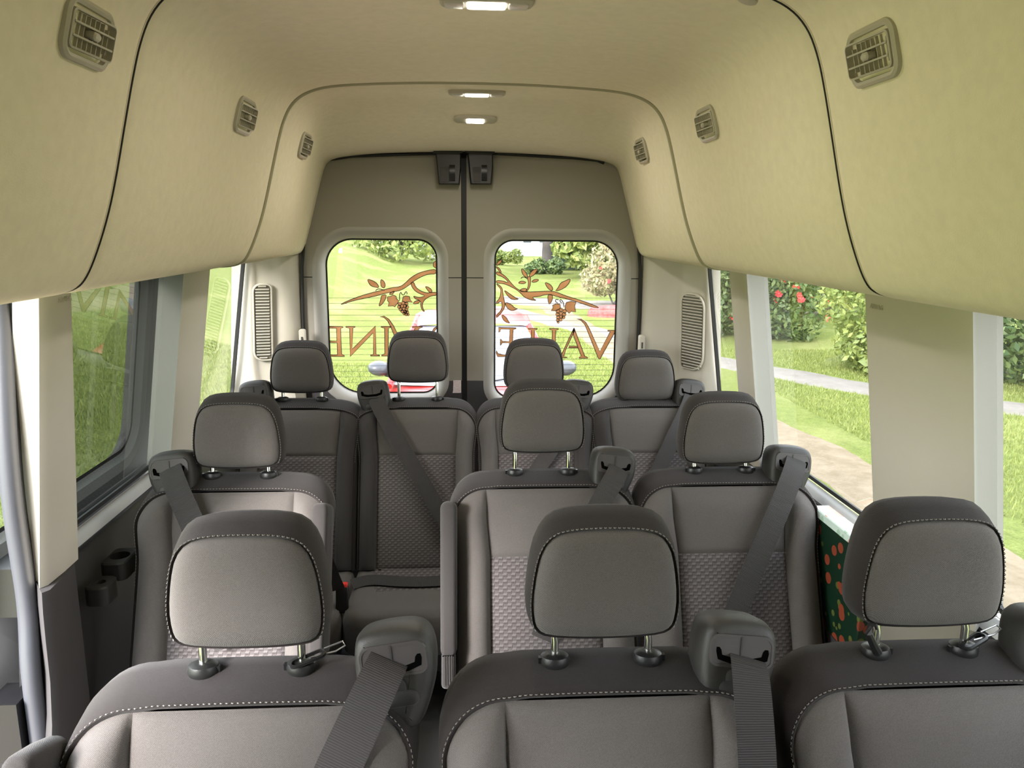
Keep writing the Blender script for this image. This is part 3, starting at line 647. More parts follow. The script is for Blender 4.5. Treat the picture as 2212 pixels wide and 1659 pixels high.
def headrest_parts(root, dx, z0, dark=False, hook=0, tilt=1):
    """z0: height of the pad's lower edge above the floor; posts reach down to the seat top"""
    T = R(tilt)
    def HP(u, v, w): return (u, w*math.cos(T)+v*math.sin(T), v*math.cos(T)-w*math.sin(T))
    def shell():
        m = MB(); rings = []
        for o, w in ((-.001, .004), (.003, -.002), (.006, .006), (.009, .022), (.010, .045), (.006, .070), (-.008, .090), (-.03, .100)):
            q = offs(HL, o); rings.append([HP(u*(1-.9*max(0, w-.05)), v+.016*sst(w/.05)*max(0, v/.18)**1.5-(.0 if w < .03 else (w-.03)*.10), w) for u, v in q])
        m.loft(rings, False, True); return m.mesh('headrest', 'fabric_dark', angle=70)
    def face():
        m = MB(); rings = []
        for k in (1.0, .985, .96, .92, .86, .78, .68, .56, .42, .28, .14, .03):
            w = .004-.030*(1-k**5)**.55 if k < 1 else .004
            rings.append([HP(u, v, w) for u, v in HC+(HL-HC)*k])
        m.loft(rings, False, True); return m.mesh('headrest_face', 'fabric_grey', angle=70)
    def st():
        m = MB(); q = offs(HL, .004); Q = resamp(q, 400); keep = [p for p in Q if p[1] > .01]
        # start at lower right side, go over the top
        k0 = [i for i in range(400) if Q[i][1] <= .01 and Q[(i+1) % 400][1] > .01][0]; Q = np.roll(Q, -(k0+1), 0); Q = np.array([p for p in Q if p[1] > .01]); Q = resamp(Q, 140, False)
        for k in range(70): m.tube([HP(*Q[2*k], -.001), HP(*(Q[2*k]*.4+Q[2*k+1]*.6), -.0035), HP(*Q[2*k+1], -.001)], .0008, 4)
        return m.mesh('stitching', 'stitch', smooth=False)
    hr = link('headrest', shared('hr_shell', shell), root, (dx, .056, z0))
    link('headrest_face', shared('hr_face', face), hr, (0, 0, 0))
    s = link('stitching', shared('hr_st', st), hr, (0, 0, 0)); s['kind'] = 'stuff'
    dz = round(z0-.958, 3)
    def post():
        m = MB(); m.tube([(0, .030, .012), (0, .020, -.25*0-.02), (0, .018, -dz-.006)], .0066, 12); return m.mesh('post', 'chrome')
    def guide():
        m = MB(); m.loft([[(r*1.12*math.cos(a), r*math.sin(a), h) for a in np.linspace(0, 2*math.pi, 24, endpoint=False)] for r, h in ((.0175, -.014), (.0215, -.006), (.0225, .002), (.0205, .009), (.014, .0125), (.0085, .013))]); return m.mesh('post_guide', 'black_plastic')
    def tab():
        m = MB(); m.loft([[(x, y, z) for x, y in ((-.004, -.004), (.004, -.004), (.004, .004), (-.004, .004))] for z in (-.006, .008)]); return m.mesh('release_button', 'black_gloss')
    for sx in (-.079, .079):
        link('post', shared('post%.3f' % dz, post), hr, (sx, 0, 0)); g = link('post_guide', shared('guide', guide), hr, (sx, .018, -dz+.012)); g.rotation_euler = (R(-6), 0, 0)
        link('release_button', shared('tab', tab), hr, (sx+(.024 if sx > 0 else -.024)*(-1 if hook else 1), .016, -dz+.012))
    if hook:
        def hk():
            m = MB(); q = rrect(-.030, .030, -.012, .012, .0115, 5); m.loft([[(u, v, z) for u, v in offs(q, o)] for o, z in ((0, 0), (.0, .004), (-.004, .005), (-.004, -.001))], False, False); return m.mesh('tether_clip', 'black_plastic')
        o = link('tether_clip', shared('clip', hk), hr, (.079*hook+.012, .012, -dz+.028)); o.rotation_euler = (0, R(-12), R(22))
        def wr():
            m = MB(); m.tube([(-.01, 0, 0), (.03, .006, .006), (.045, .010, .014), (.040, .016, .018), (.01, .012, .008)], .0016, 6); return m.mesh('tether_hook', 'steel')
        o = link('tether_hook', shared('wire', wr), hr, (.079*hook+.025, .016, -dz+.030))
    return hr
GL = smooth_poly(np.array([(-.060, .050), (-.046, .070), (.0, .074), (.046, .070), (.064, .050), (.066, .01), (.058, -.025), (.034, -.078), (.020, -.088), (.0, -.090), (-.034, -.082), (-.056, -.05), (-.062, -.01)])[::-1], 2)
def guide_parts(root, u, dv=.045, side=1, roll=-6, w0=-.004):
    """shoulder belt guide box, side=1 on the seat's right in view"""
    def house():
        m = MB(); rings = []
        for o, w in ((-.028, -.016), (-.014, -.016), (-.005, -.012), (0, -.002), (.003, .02), (.001, .055), (-.012, .075)): rings.append([(p, w, q) for p, q in offs(GL, o)])
        m.loft(rings, True, True); return m.mesh('belt_guide', 'guide_plastic', angle=50)
    BZ = rrect(-.050, .054, .000, .050, (.012, .012, .016, .016), 5)
    def bezel():
        m = MB(); m.loft([[(p, w, q) for p, q in offs(BZ, o)] for o, w in ((.002, -.0155), (.001, -.0185), (-.003, -.0185), (-.003, -.0175))], False, True); return m.mesh('slot_bezel', 'bezel')
    def slot():
        P = smooth_poly(np.array([(-.043, .030), (-.034, .030), (-.030, .014), (.034, .014), (.038, .030), (.048, .030), (.044, .006), (-.036, .004)]), 1)
        m = MB(); m.loft([[(p, w, q) for p, q in P] for w in (-.0176, -.0182)]); return m.mesh('belt_slot', 'slot_black')
    def flap():
        m = MB()
        for P in (rrect(-.03, .034, -.048, -.024, .0115, 5), rrect(-.02, .016, -.024, -.004, (.001, .001, .012, .012), 5)):
            m.loft([[(p, w, q) for p, q in offs(P, o)] for o, w in ((.0012, -.0155), (.0008, -.0172), (0, -.0168), (-.001, -.0175))], False, True)
        return m.mesh('release_flap', 'guide_plastic')
    def div():
        m = MB(); m.box((-.0012, -.0192, .015), (.0012, -.0176, .049)); return m.mesh('slot_divider', 'guide_plastic', smooth=False)
    o = link('belt_guide', shared('gd', house), root, SP(u, dv, w0+.02)); o.rotation_euler = (R(-14), R(-roll), 0)
    if side < 0: o.scale = (-1, 1, 1)
    link('slot_bezel', shared('gbz', bezel), o); link('belt_slot', shared('gsl', slot), o); link('release_flap', shared('gfl', flap), o); link('slot_divider', shared('gdv', div), o)
    return o
def ribbon(root, loc, pts, width, name='seat_belt', nrm=(0, -.9, .43), mat='webbing'):
    P = smooth_line(np.array(pts, float)-np.array(loc), 3); P = resamp(P, max(12, len(P)//1), False); n = len(P); nrm = np.array(nrm); nrm = nrm/np.linalg.norm(nrm)
    T = np.gradient(P, axis=0); T /= np.linalg.norm(T, axis=1)[:, None]; B = np.cross(T, nrm); B /= np.linalg.norm(B, axis=1)[:, None]
    d = np.r_[0, np.cumsum(np.linalg.norm(np.diff(P, axis=0), axis=1))]
    wdt = np.asarray(width if np.ndim(width) else [width, width], float); wv = np.interp(np.linspace(0, 1, n), np.linspace(0, 1, len(wdt)), wdt)[:, None]
    V = []; uv = []
    for k in range(n):
        for s, t in ((-.5, 0), (.5, 0), (.5, -.0016), (-.5, -.0016)): V.append(P[k]+B[k]*s*wv[k]+nrm*t); uv.append((s, d[k]))
    Fc = []
    for k in range(n-1):
        for j in range(4): a, b = k*4+j, k*4+(j+1) % 4; Fc.append((a, b, b+4, a+4))
    Fc += [(0, 1, 2, 3), (4*n-4, 4*n-1, 4*n-2, 4*n-3)]
    return link(name, make_mesh(name, V, Fc, mat, uv=uv), root)
def cushion_parts(root, key, hw, dx=0.0):
    def sh():
        m = MB(); q = rrect(-hw, hw, -.66, -.20, (.08, .08, .03, .03), 6); rings = []
        for o, z in ((-.03, .20), (-.005, .205), (.0, .23), (.0, .31), (-.008, .338), (-.03, .352), (-.075, .352)): rings.append([(u, y, z+(.02*sst((-.45-y)/.2))) for u, y in offs(q, o)])
        m.loft(rings, True, True); return m.mesh('cushion', 'fabric_grey', angle=60)
    def ins():
        q = rrect(-IW, IW, -.50, -.23, .02, 4); m = MB(); m.loft([[(u, y, z+.02*sst((-.45-y)/.2)) for u, y in offs(q, o)] for o, z in ((.0, .350), (-.006, .357), (-.03, .360))], False, True); return m.mesh('cushion_insert', 'woven')
    def base():
        m = MB(); m.box((-hw+.04, -.60, .13), (hw-.04, -.16, .205)); return m.mesh('seat_base', 'black_plastic', smooth=False)
    def leg():
        m = MB(); m.loft([[(x, y, z) for x, y in ((-.025, -.06+t), (.025, -.06+t), (.025, .06-t), (-.025, .06-t))] for z, t in ((0, -.05), (.02, -.05), (.05, 0), (.14, 0))]); return m.mesh('leg', 'black_plastic', smooth=False)
    link('cushion', shared(key+'cu', sh), root, (dx, 0, 0)); link('cushion_insert', shared('cui', ins), root, (dx, 0, 0)); link('seat_base', shared(key+'ba', base), root, (dx, 0, 0))
    for sx in (-.15, .15):
        for y in (-.5, -.25): link('leg', shared('leg', leg), root, (dx+sx, y, 0))
def armrest(root, u, v1=-.035, v0=-.44, key='arm'):
    def a():
        m = MB(); q = rrect(-.022, .022, v0, v1, (.012, .012, .018, .018), 4); rings = []
        for o, w in ((-.010, -.082), (-.003, -.078), (0, -.065), (.002, -.02), (0, .025), (-.006, .035)): rings.append([SP(p, r, w) for p, r in offs(q, o)])
        m.loft(rings, True, True); return m.mesh('armrest', 'fabric_charcoal', angle=50)
    def z():
        m = MB(); q = rrect(-.020, .020, v0-.085, v0+.004, (.012, .012, .002, .002), 4); m.loft([[SP(p, r, w) for p, r in offs(q, o)] for o, w in ((-.006, -.075), (0, -.065), (0, .01))], True, True)
        for k in (-.010, -.004, .003, .009): m.tube([SP(k, v0, -.076), SP(k+.001, v0-.075, -.076)], .0016, 4)
        return m.mesh('armrest_cover_end', 'fabric_charcoal')
    o = link('armrest', shared(key, a), root, (u, 0, 0)); link('armrest_cover_end', shared(key+'z', z), o)
    return o
CRN = (.105, .10)
def seat(label, X, Y, hz, gside=1, gu=.215, belt=None, bw=.062, arm=0, key='s', hw=.262, hook=0, group=None, groll=-6, gdv=.045):
    t = thing('passenger_seat', label, 'seat', (X, Y, 0), group)
    cushion_parts(t, key, hw-.012); back_parts(t, key, hw, CRN, CRN); headrest_parts(t, 0, hz, hook=hook)
    guide_parts(t, gu*gside, gdv, gside, groll*gside)
    if belt: ribbon(t, (X, Y, 0), belt, bw)
    if arm: armrest(t, arm)
    return t
Y1, Y2, Y3 = 1.08, 2.08, 3.07
g1, g2 = 'seats in the nearest row', 'seats in the middle row'
def bp(Y, pts):
    out = []
    for k, (x, y, _) in enumerate(pts):
        r = cF+cR*(x-W_PX/2)/F_PX+cU*(H_PX/2-y)/F_PX; q = ORG+np.array([0, Y, 0])+wh*(-.004 if k == 0 else -.030 if k == 1 else -.048)
        out.append(CPOS+r*(((q-CPOS)@wh)/(r@wh)))
    return out
seat('brightly lit grey seat by the open door, nearest row, tether hook on its headrest post', -.392, Y1, 1.022, 1, .235, bp(Y1, ((842, 1422, .022), (828, 1450, .0), (800, 1510, -.06), (768, 1580, -.12), (735, 1650, -.17), (700, 1730, -.22))), (.062, .066, .068), -.288, hook=1, group=g1, groll=8)
seat('grey seat in the middle of the nearest row, belt hanging straight down its right side', .183, Y1, 1.024, 1, .215, bp(Y1, ((1615, 1420, .022), (1622, 1450, .005), (1630, 1540, -.045), (1637, 1650, -.09), (1640, 1740, -.14))), .060, 0, group=g1)
seat('grey seat nearest the right front window, headrest tilted before the cream pillar', .738, Y1, 1.030, 1, .215, None, 0, 0, hook=1, group=g1)
hrest = [o for o in bpy.data.objects if o.name.startswith('headrest.') and o.name.split('.')[0] == 'headrest'][-1]
m = MB(); m.tube([(-.088, -.004, -.048), (-.100, -.010, -.030), (-.112, -.012, -.008), (-.110, -.010, .006), (-.102, -.012, .008), (-.100, -.014, .0)], [.008, .007, .006, .005, .004, .003], 8); m.obj('tether_hook', 'black_plastic', hrest)
seat('single grey seat of the middle row beside the left window, belt guide on its left', -.690, Y2, 1.002, -1, .175, bp(Y2, ((366, 1010, .02), (372, 1030, .0), (390, 1075, -.03), (420, 1140, -.07), (455, 1260, -.12), (490, 1400, -.17))), .064, .252, group=g2)
seat('grey middle-row seat beside the aisle with armrest folded up on its left', .183, Y2, 1.040, 1, .205, bp(Y2, ((1338, 1010, .02), (1330, 1030, .0), (1300, 1080, -.04), (1250, 1180, -.09), (1170, 1380, -.15))), .060, -.272, group=g2)
seat('grey middle-row seat beside the right window and the floral box', .722, Y2, 1.000, 1, .195, bp(Y2, ((1722, 990, .02), (1716, 1015, .0), (1690, 1085, -.05), (1640, 1200, -.11), (1590, 1320, -.16), (1550, 1420, -.20))), .062, 0, group=g2)
def bench(label, xs, hzs, gs, cl, cr, belts):
    xc = sum(xs)/2; t = thing('rear_bench', label, 'bench seat', (xc, Y3, 0), 'two-seat benches in the back row')
    for k, x in enumerate(xs):
        dx = x-xc; lft = k == 0
        cushion_parts(t, 'bench', .236, dx)
        inner, outer = (.150, .052), (.100, .095)
        back_parts(t, 'bench%d' % k, .2395, outer if lft else inner, inner if lft else outer, 'fabric_grey' if lft else 'fabric_charcoal', 'fabric_charcoal' if lft else 'fabric_grey', dx=dx)
        headrest_parts(t, dx, hzs[k]); guide_parts(t, dx+gs*.180, .050, gs, -6*gs)
        if belts[k]: ribbon(t, (xc, Y3, 0), belts[k], .062)
    return t
bench('dark two-seat rear bench on the left, belt crossing its right half', (-.7145, -.2365), (1.008, 1.050), -1, 0, 0,
      (None, bp(Y3, ((812, 862, .02), (822, 885, .0), (850, 935, -.05), (900, 1020, -.10), (955, 1115, -.15), (985, 1170, -.18)))))
bench('dark two-seat rear bench on the right, behind the aisle seat headrest', (.250, .7275), (1.018, .968), 1, 0, 0,
      (bp(Y3, ((1250, 865, .02), (1240, 890, .0), (1205, 950, -.05), (1150, 1030, -.10), (1100, 1110, -.15))), bp(Y3, ((1494, 855, .02), (1488, 875, .0), (1462, 930, -.05), (1425, 1010, -.10), (1390, 1090, -.15)))))
# buckle of the rear bench with its strap, and the lap belt lying on the bench
c = px(738, 1268, Z=.435); t = thing('belt_buckle', 'black belt buckle with red release button on the left bench', 'buckle', (c[0], c[1], .372))
m = MB(); L = rrect(-.022, .022, -.012, .012, .006, 4); m.loft([[(u, v+z*.2, z) for u, v in offs(L, o)] for o, z in ((-.003, -.03), (0, -.025), (0, .055), (-.003, .060))]); o = m.obj('buckle_body', 'black_plastic', t)
m = MB(); L = rrect(-.017, .019, -.009, .011, .004, 3); m.loft([[(u, v+z*.2, z) for u, v in offs(L, o)] for o, z in ((0, .052), (0, .068), (-.003, .071))]); m.obj('release_button', 'red_plastic', t)
ribbon(t, (c[0], c[1], .372), [(c[0]-.012, c[1]-.01, .43), (c[0]-.03, c[1]-.03, .50), (c[0]-.05, c[1]-.06, .60), (c[0]-.07, c[1]-.09, .70)], .05, 'strap')
ribbon(bpy.data.objects['rear_bench'], bpy.data.objects['rear_bench'].location, [px(760, 1262, Z=.372), px(800, 1250, Z=.378), px(860, 1256, Z=.380), px(930, 1256, Z=.380), px(1000, 1250, Z=.378)], .045, 'lap_belt', (0, -.5, .85))

# ------------------------------------------------------------------ air vents and lamps on the headliner
def vent(pL, Y, side, label, group):
    a = px(*pL, Y=Y); sel = (LP[:, 0] > .45) & (LP[:, 0] < .73); xs = np.interp(-a[2], -LP[sel, 1], LP[sel, 0])
    # slope of the liner here
    k = (.672-.590)/(1.985-1.69); th = math.atan(k)
    t = thing('air_vent', label, 'air vent', (side*xs, Y, a[2]), group)
    # local: u along Y, v up the wall, n into the cabin
    un = np.array([0, 1., 0]); vn = np.array([-side*math.sin(th), 0, math.cos(th)]); nn = np.array([-side*math.cos(th), 0, -math.sin(th)])
    def Q(u, v, n): return un*u+vn*v+nn*n
    L = rrect(-.072, .072, -.045, .045, .026, 6)
    m = MB(); m.loft([[Q(u, v, n) for u, v in offs(L, o)] for o, n in ((.0, -.002), (-.001, .006), (-.006, .009), (-.011, .007), (-.013, -.004))], False, False); m.obj('vent_frame', 'vent_plastic', t)
    I = offs(L, -.013); m = MB(); m.add([Q(u, v, -.001) for u, v in I], [tuple(range(len(I)))]); m.obj('vent_back', 'vent_dark', t, smooth=False)
    J = offs(L, -.017); tilt = .10
    m = MB(); m.loft([[Q(u, v, n+u*tilt) for u, v in offs(J, o)] for o, n in ((0, .004), (0, .012), (-.003, .013), (-.003, .004))], False, False); m.obj('louvre_ring', 'vent_plastic', t)
    for v in (-.0095, .0095):
        m = MB(); hw = .050; m.loft([[Q(u, v-.0014, .002+u*tilt), Q(u, v-.0014, .013+u*tilt), Q(u, v+.0014, .013+u*tilt), Q(u, v+.0014, .002+u*tilt)] for u in (-hw, hw)]); m.obj('slat', 'vent_plastic', t, smooth=False)
    for u in np.linspace(-.042, .042, 8):
        h = .024 if abs(u) < .036 else .018
        m = MB(); m.loft([[Q(u-.0008, v, .0+u*tilt), Q(u-.0008, v, .0075+u*tilt), Q(u+.0008, v, .0075+u*tilt), Q(u+.0008, v, .0+u*tilt)] for v in (-h, h)]); m.obj('vane', 'vent_plastic', t, smooth=False)
    L2 = rrect(-.011, .011, -.006, .006, .0055, 4); m = MB(); m.loft([[Q(u, v, n) for u, v in offs(L2, o)] for o, n in ((0, .004), (0, .016), (-.003, .0185))]); m.obj('knob', 'vent_plastic', t)
for (pl, pr, y, n) in (((132, 72), (1937, 118), 1.243, 'nearest'), ((495, 250), (1558, 268), 2.075, 'middle'), ((635, 314), (1410, 326), 2.822, 'rearmost')):
    vent(pl, y, -1, 'cream oval air vent in the headliner on the left, %s of three' % n, 'air vents in the headliner'); vent(pr, y, 1, 'cream oval air vent in the headliner on the right, %s of three' % n, 'air vents in the headliner')
def lamp(xp0, xp1, yp, hw, hl, label, buttons=True):
    c = (px(xp0, yp, Z=2.10)+px(xp1, yp, Z=2.10))/2; x, y = 0.0, c[1]
    prof = lerp(LP, LQ, sst((y-2.72)/.62)); zc = prof[0, 1]; slope = 0.0
    if y > 2.7:
        e = .02; slope = (lerp(LP, LQ, sst((y+e-2.72)/.62))[0, 1]-lerp(LP, LQ, sst((y-e-2.72)/.62))[0, 1])/(2*e)
    t = thing('dome_lamp', label, 'lamp', (x, y, zc), 'lit lamps along the headliner', (math.atan(slope), 0, 0))
    L = rrect(-hw, hw, -hl, hl, min(hl*.8, .02), 6); m = MB(); m.loft([[(u, v, -n) for u, v in offs(L, o)] for o, n in ((0, -.004), (0, .007), (-.003, .010), (-.007, .011))], False, True); m.obj('lamp_housing', 'vent_plastic', t)
    Li = rrect(-hw*.42, hw*.42, -hl*.6, hl*.6, .006, 4); m = MB(); m.loft([[(u, v, -n) for u, v in offs(Li, o)] for o, n in ((0, .010), (-.001, .014), (-.005, .0155))], False, True); m.obj('lens', 'lens_glow', t)
    for u in (-hw*.14, hw*.14):
        m = MB(); m.lathe([(.0055, -.0165), (.0055, -.0150), (.004, -.0140)], 10, (u, 0, 0)); m.obj('bulb', 'led', t)
    if buttons:
        for s in (-1, 1):
            Lb = rrect(min(s*hw*.47, s*hw*.90), max(s*hw*.47, s*hw*.90), -hl*.62, hl*.62, .006, 4); m = MB(); m.loft([[(u, v, -n) for u, v in offs(Lb, o)] for o, n in ((0, .010), (-.001, .0135), (-.004, .0145))], False, True); m.obj('switch', 'lamp_button', t)
    ld = bpy.data.lights.new('lamp_light', 'AREA'); ld.shape = 'RECTANGLE'; ld.size = hw*.8; ld.size_y = hl; ld.energy = .55; ld.color = (1, .93, .80)
    lo = bpy.data.objects.new('lamp_light', ld); COL.objects.link(lo); lo.parent = t; lo.location = (0, 0, -.019)
lamp(950, 1148, 8, .09, .032, 'lit dome lamp with switches, nearest on the ceiling')
lamp(968, 1090, 203, .092, .032, 'lit dome lamp with switches, just behind the second ceiling seam')
lamp(980, 1073, 238, .078, .030, 'smaller lit lamp without switches, rearmost on the ceiling', False)
# small round cap on the ceiling
c = px(1622, 8, Z=2.075); m = MB(); m.lathe([(.020, .003), (.020, -.002), (.016, -.004)], 20, (0, 0, 0)); o = m.obj('ceiling_cap', 'vent_plastic', None, (c[0]*.96, c[1]*.98, 2.075)); o.rotation_euler = (0, R(22), 0); tag(o, 'small round plastic cap on the ceiling near the right edge', 'cap')

# ------------------------------------------------------------------ door opening seal, open sliding door, cup holder, box
seal = smooth_line([px(x, y, X=X) for x, y, X in ((-12, 600, -1.03), (4, 660, -1.03), (8, 800, -1.035), (14, 950, -1.04), (26, 1090, -1.045), (48, 1230, -1.05), (62, 1330, -1.05), (66, 1450, -1.05), (82, 1570, -1.05), (98, 1700, -1.05), (110, 1850, -1.05))], 2)
m = MB(); m.tube(seal, .021, 10); o = struct(m.obj('trim_15', 'seal_rubber'), 'grey rubber seal along the sliding door opening')
m = MB(); m.tube([p+np.array([-.012, .0, 0])+np.array([.02, .018, 0]) for p in seal], .010, 6); struct(m.obj('trim_16', 'rubber'), 'thin black lip beside the door seal')
sd = struct(link('door_3', None), 'open sliding door parked outside the left window')
def xd(z): return -1.16+.09*(z-.95)/.62
L = rrect(1.70, 2.56, .945, 1.56, (.06, .09, .09, .06), 8); n = len(L); O = offs(L, .05)
m = MB(); m.loft([[(xd(z)+w, y, z) for y, z in Q] for Q, w in ((offs(L, .065), .0), (offs(L, .055), .012), (offs(L, .02), .010), (L, -.012))], False, False); m.obj('window_surround', 'trim_grey', sd)
m = MB(); m.loft([[(xd(z)-.008, y, z) for y, z in Q] for Q in (offs(L, .003), offs(L, -.010))], False, False); m.obj('window_seal', 'rubber', sd)
MB().add([(xd(z)-.012, y, z) for y, z in offs(L, .01)], [tuple(range(n))]).obj('pane', 'glass_privacy', sd, smooth=False)
E = rrect(1.625, 2.86, -.30, 1.62, .02, 8); ee = []
cc = np.array([2.13, 1.25])
for p in offs(L, .06):
    d = p-cc; t_ = min(((1.62 if d[1] > 0 else -.30)-cc[1])/d[1] if abs(d[1]) > 1e-6 else 1e9, ((2.86 if d[0] > 0 else 1.625)-cc[0])/d[0] if abs(d[0]) > 1e-6 else 1e9); ee.append(cc+d*max(1, t_))
ee = np.array(ee)
for q in ((1.625, -.30), (2.86, -.30), (2.86, 1.62), (1.625, 1.62)): ee[int(np.argmin(np.linalg.norm(ee-q, axis=1)))] = q
m = MB(); m.add([(xd(z), y, z) for y, z in ee]+[(xd(z), y, z) for y, z in offs(L, .06)], [(k, (k+1) % n, n+(k+1) % n, n+k) for k in range(n)]); m.obj('inner_panel', 'door_inner', sd, smooth=False)
m = MB(); m.add([(xd(z)-.05, y, z) for y, z in ee]+[(xd(z)-.05, y, z) for y, z in offs(L, .02)], [(k, (k+1) % n, n+(k+1) % n, n+k) for k in range(n)]); m.obj('outer_skin', 'white_body', sd, smooth=False)
m = MB(); L2 = rrect(1.66, 2.75, -.25, .80, .05, 5); m.loft([[(xd(z)+w, y, z) for y, z in offs(L2, o)] for o, w in ((0, .002), (-.01, .03), (-.05, .04))], False, True); m.obj('lower_panel', 'door_inner', sd)
m = MB(); m.box((-1.14, 1.70, .78), (-1.08, 1.78, .90)); m.obj('latch', 'black_plastic', sd, smooth=False)
m = MB(); m.box((-1.14, 1.63, .45), (-1.07, 1.72, .60)); m.box((-1.13, 1.64, .34), (-1.08, 1.69, .40)); m.obj('lock', 'black_gloss', sd, smooth=False)

t = thing('cup_holder', 'dark plastic cup holder ledge below the left window', 'cup holder', (-.998, 1.985, .735))
def ledge(cx, cy, hx, hy, z, r, nm):
    q = rrect(cx-hx, cx+hx, cy-hy, cy+hy, .02, 6); cir = np.array([(cx+r*math.cos(a), cy+r*math.sin(a)) for a in np.linspace(math.pi*1.125, math.pi*3.125, len(q), endpoint=False)])
    m = MB(); m.loft([[(x, y, z-.05) for x, y in q], [(x, y, z-.004) for x, y in q], [(x, y, z) for x, y in offs(q, -.004)], [(x, y, z) for x, y in cir], [(x, y, z-.045) for x, y in cir]], True, True); return m.obj(nm, 'guide_plastic', t)
ledge(.0, .055, .034, .055, .045, .027, 'large_cup'); ledge(-.004, -.055, .030, .040, .020, .013, 'small_cup')

t = thing('gift_box', 'floral green and white box wedged between seat and right wall', 'box', (1.018, 1.93, .70))
m = MB(); L = rrect(-.030, .030, -.15, .15, .004, 3); m.loft([[(x, y, z) for x, y in L] for z in (-.14, .165)]); m.obj('box_body', 'floral_dark', t, smooth=False)
m = MB(); m.loft([[(x, y, z) for x, y in offs(L, o)] for o, z in ((.004, .158), (.004, .178), (.001, .181))], True, True); m.obj('box_lid', 'floral_light', t, smooth=False)
t2 = MB(); t2.box((.988, 1.70, 0), (1.055, 2.20, .558)); struct(t2.obj('trim_17', 'dark_trim', smooth=False), 'dark wheel arch cover on the right')

# ================================================================== outside
GZ = -.72
def tz(x, y):
    x = np.asarray(x, float); y = np.asarray(y, float)
    l = np.maximum(0, -x-2.2); f = np.clip(y-9, 0, 33); rgt = np.maximum(0, x-9); lw = 1/(1+np.exp((x-.5)*1.2))
    fall = np.maximum(0, y-42)
    return GZ+(.17+.0034*np.clip(y-5, 0, 40))*l*np.clip(l/2, 0, 1)*np.exp(-l/60)+(.020*lw+.004)*f-.05*fall*lw+.03*rgt*np.clip(rgt/4, 0, 1)+.03*np.sin(x*.7)*np.sin(y*.5)*np.clip((np.abs(x)-2)/3, 0, 1)
xs = np.r_[np.linspace(-90, -14, 24), np.linspace(-12, 14, 60), np.linspace(16, 90, 24)]; ys = np.r_[np.linspace(-40, -6, 10), np.linspace(-4, 30, 70), np.linspace(32, 130, 30)]
GX, GY = np.meshgrid(xs, ys, indexing='ij'); ZZ = tz(GX, GY); nx, ny = GX.shape
V = np.stack([GX.ravel(), GY.ravel(), ZZ.ravel()], 1); Fc = [(i*ny+j, (i+1)*ny+j, (i+1)*ny+j+1, i*ny+j+1) for i in range(nx-1) for j in range(ny-1)]
struct(obj('ground', V, Fc, 'grass_ground', angle=80), 'sloping lawn around the van')
STRIPS = []
def strip(name, pts, width, mat, lab, lift=.02, n=80):
    P = resamp(smooth_line(np.array(pts, float), 3), n, False); STRIPS.append((P, width)); T = np.gradient(P, axis=0); T /= np.linalg.norm(T, axis=1)[:, None]; N = np.stack([-T[:, 1], T[:, 0]], 1)
    m = MB(); cols = []
    for s in (-.5, -.25, 0, .25, .5):
        wv = width*(1+.10*np.sin(np.arange(n)*1.3+s*9)*abs(s)*2); q = P+N*s*np.reshape(wv, (-1, 1)); cols.append(np.c_[q, tz(q[:, 0], q[:, 1])+lift-(abs(s) > .4)*.03])
    m.loft([[c[k] for c in cols] for k in range(n)], False, False, closed=False); return struct(m.obj(name, mat), lab)
strip('path', [(1.0, 22.0), (3.2, 17.0), (4.55, 13.6), (5.4, 12.4), (6.1, 10.95), (7.3, 9.9), (9.5, 8.3), (13, 6)], 1.15, 'concrete', 'pale footpath crossing the lawn on the right')
strip('dirt_track', [(2.6, 22.5), (2.9, 16), (3.1, 11.5), (3.7, 8.9), (3.9, 7.2), (3.6, 4.0), (3.6, 0)], .95, 'dirt', 'bare dirt wheel track on the lawn')
strip('bounce_earth', [(.3, -14), (.3, -6), (.2, 0), (.1, 5.2)], 6.5, 'dirt', 'bare earth added around the van to bounce warm light inside')  # added tan ground, sends warm light up to the headliner
strip('gravel_drive', [(1.1, 24.3), (2.5, 24.1), (4, 23.6), (9, 22.8), (16, 22)], 3.0, 'concrete', 'pale gravel drive crossing behind the red car')
# grass blades
def blades(name, n, xr, yr, h, lab):
    x = rng.uniform(*xr, n); y = rng.uniform(*yr, n); ok = np.ones(n, bool)
    for P, wd_ in STRIPS: ok &= np.min((x[:, None]-P[None, :, 0])**2+(y[:, None]-P[None, :, 1])**2, axis=1) > (wd_*.5-.10*rng.random(n))**2
    x = x[ok]; y = y[ok]; n = len(x); z = tz(x, y); a = rng.uniform(0, math.pi, n); hh = h*rng.uniform(.5, 1.2, n); w = .006+.006*rng.random(n)
    dx, dy = np.cos(a)*w, np.sin(a)*w; lx, ly = rng.normal(0, .4, n)*hh, rng.normal(0, .4, n)*hh
    V = np.empty((n, 3, 3)); V[:, 0] = np.stack([x-dx, y-dy, z-.01], 1); V[:, 1] = np.stack([x+dx, y+dy, z-.01], 1); V[:, 2] = np.stack([x+lx, y+ly, z+hh], 1)
    me = bpy.data.meshes.new(name); me.vertices.add(n*3); me.vertices.foreach_set('co', V.ravel()); me.loops.add(n*3); me.loops.foreach_set('vertex_index', np.arange(n*3)); me.polygons.add(n); me.polygons.foreach_set('loop_start', np.arange(0, n*3, 3)); me.polygons.foreach_set('loop_total', np.full(n, 3)); me.materials.append(MT['blade']); me.update(); me.validate()
    o = link(name, me); tag(o, lab, 'grass'); o['kind'] = 'stuff'; return o
blades('lawn_grass', 90000, (-9, -1.5), (4, 13), .06, 'short lawn grass on the slope left of the van')
blades('lawn_grass', 90000, (4.6, 11), (5, 15), .05, 'short lawn grass beside the path right of the van')
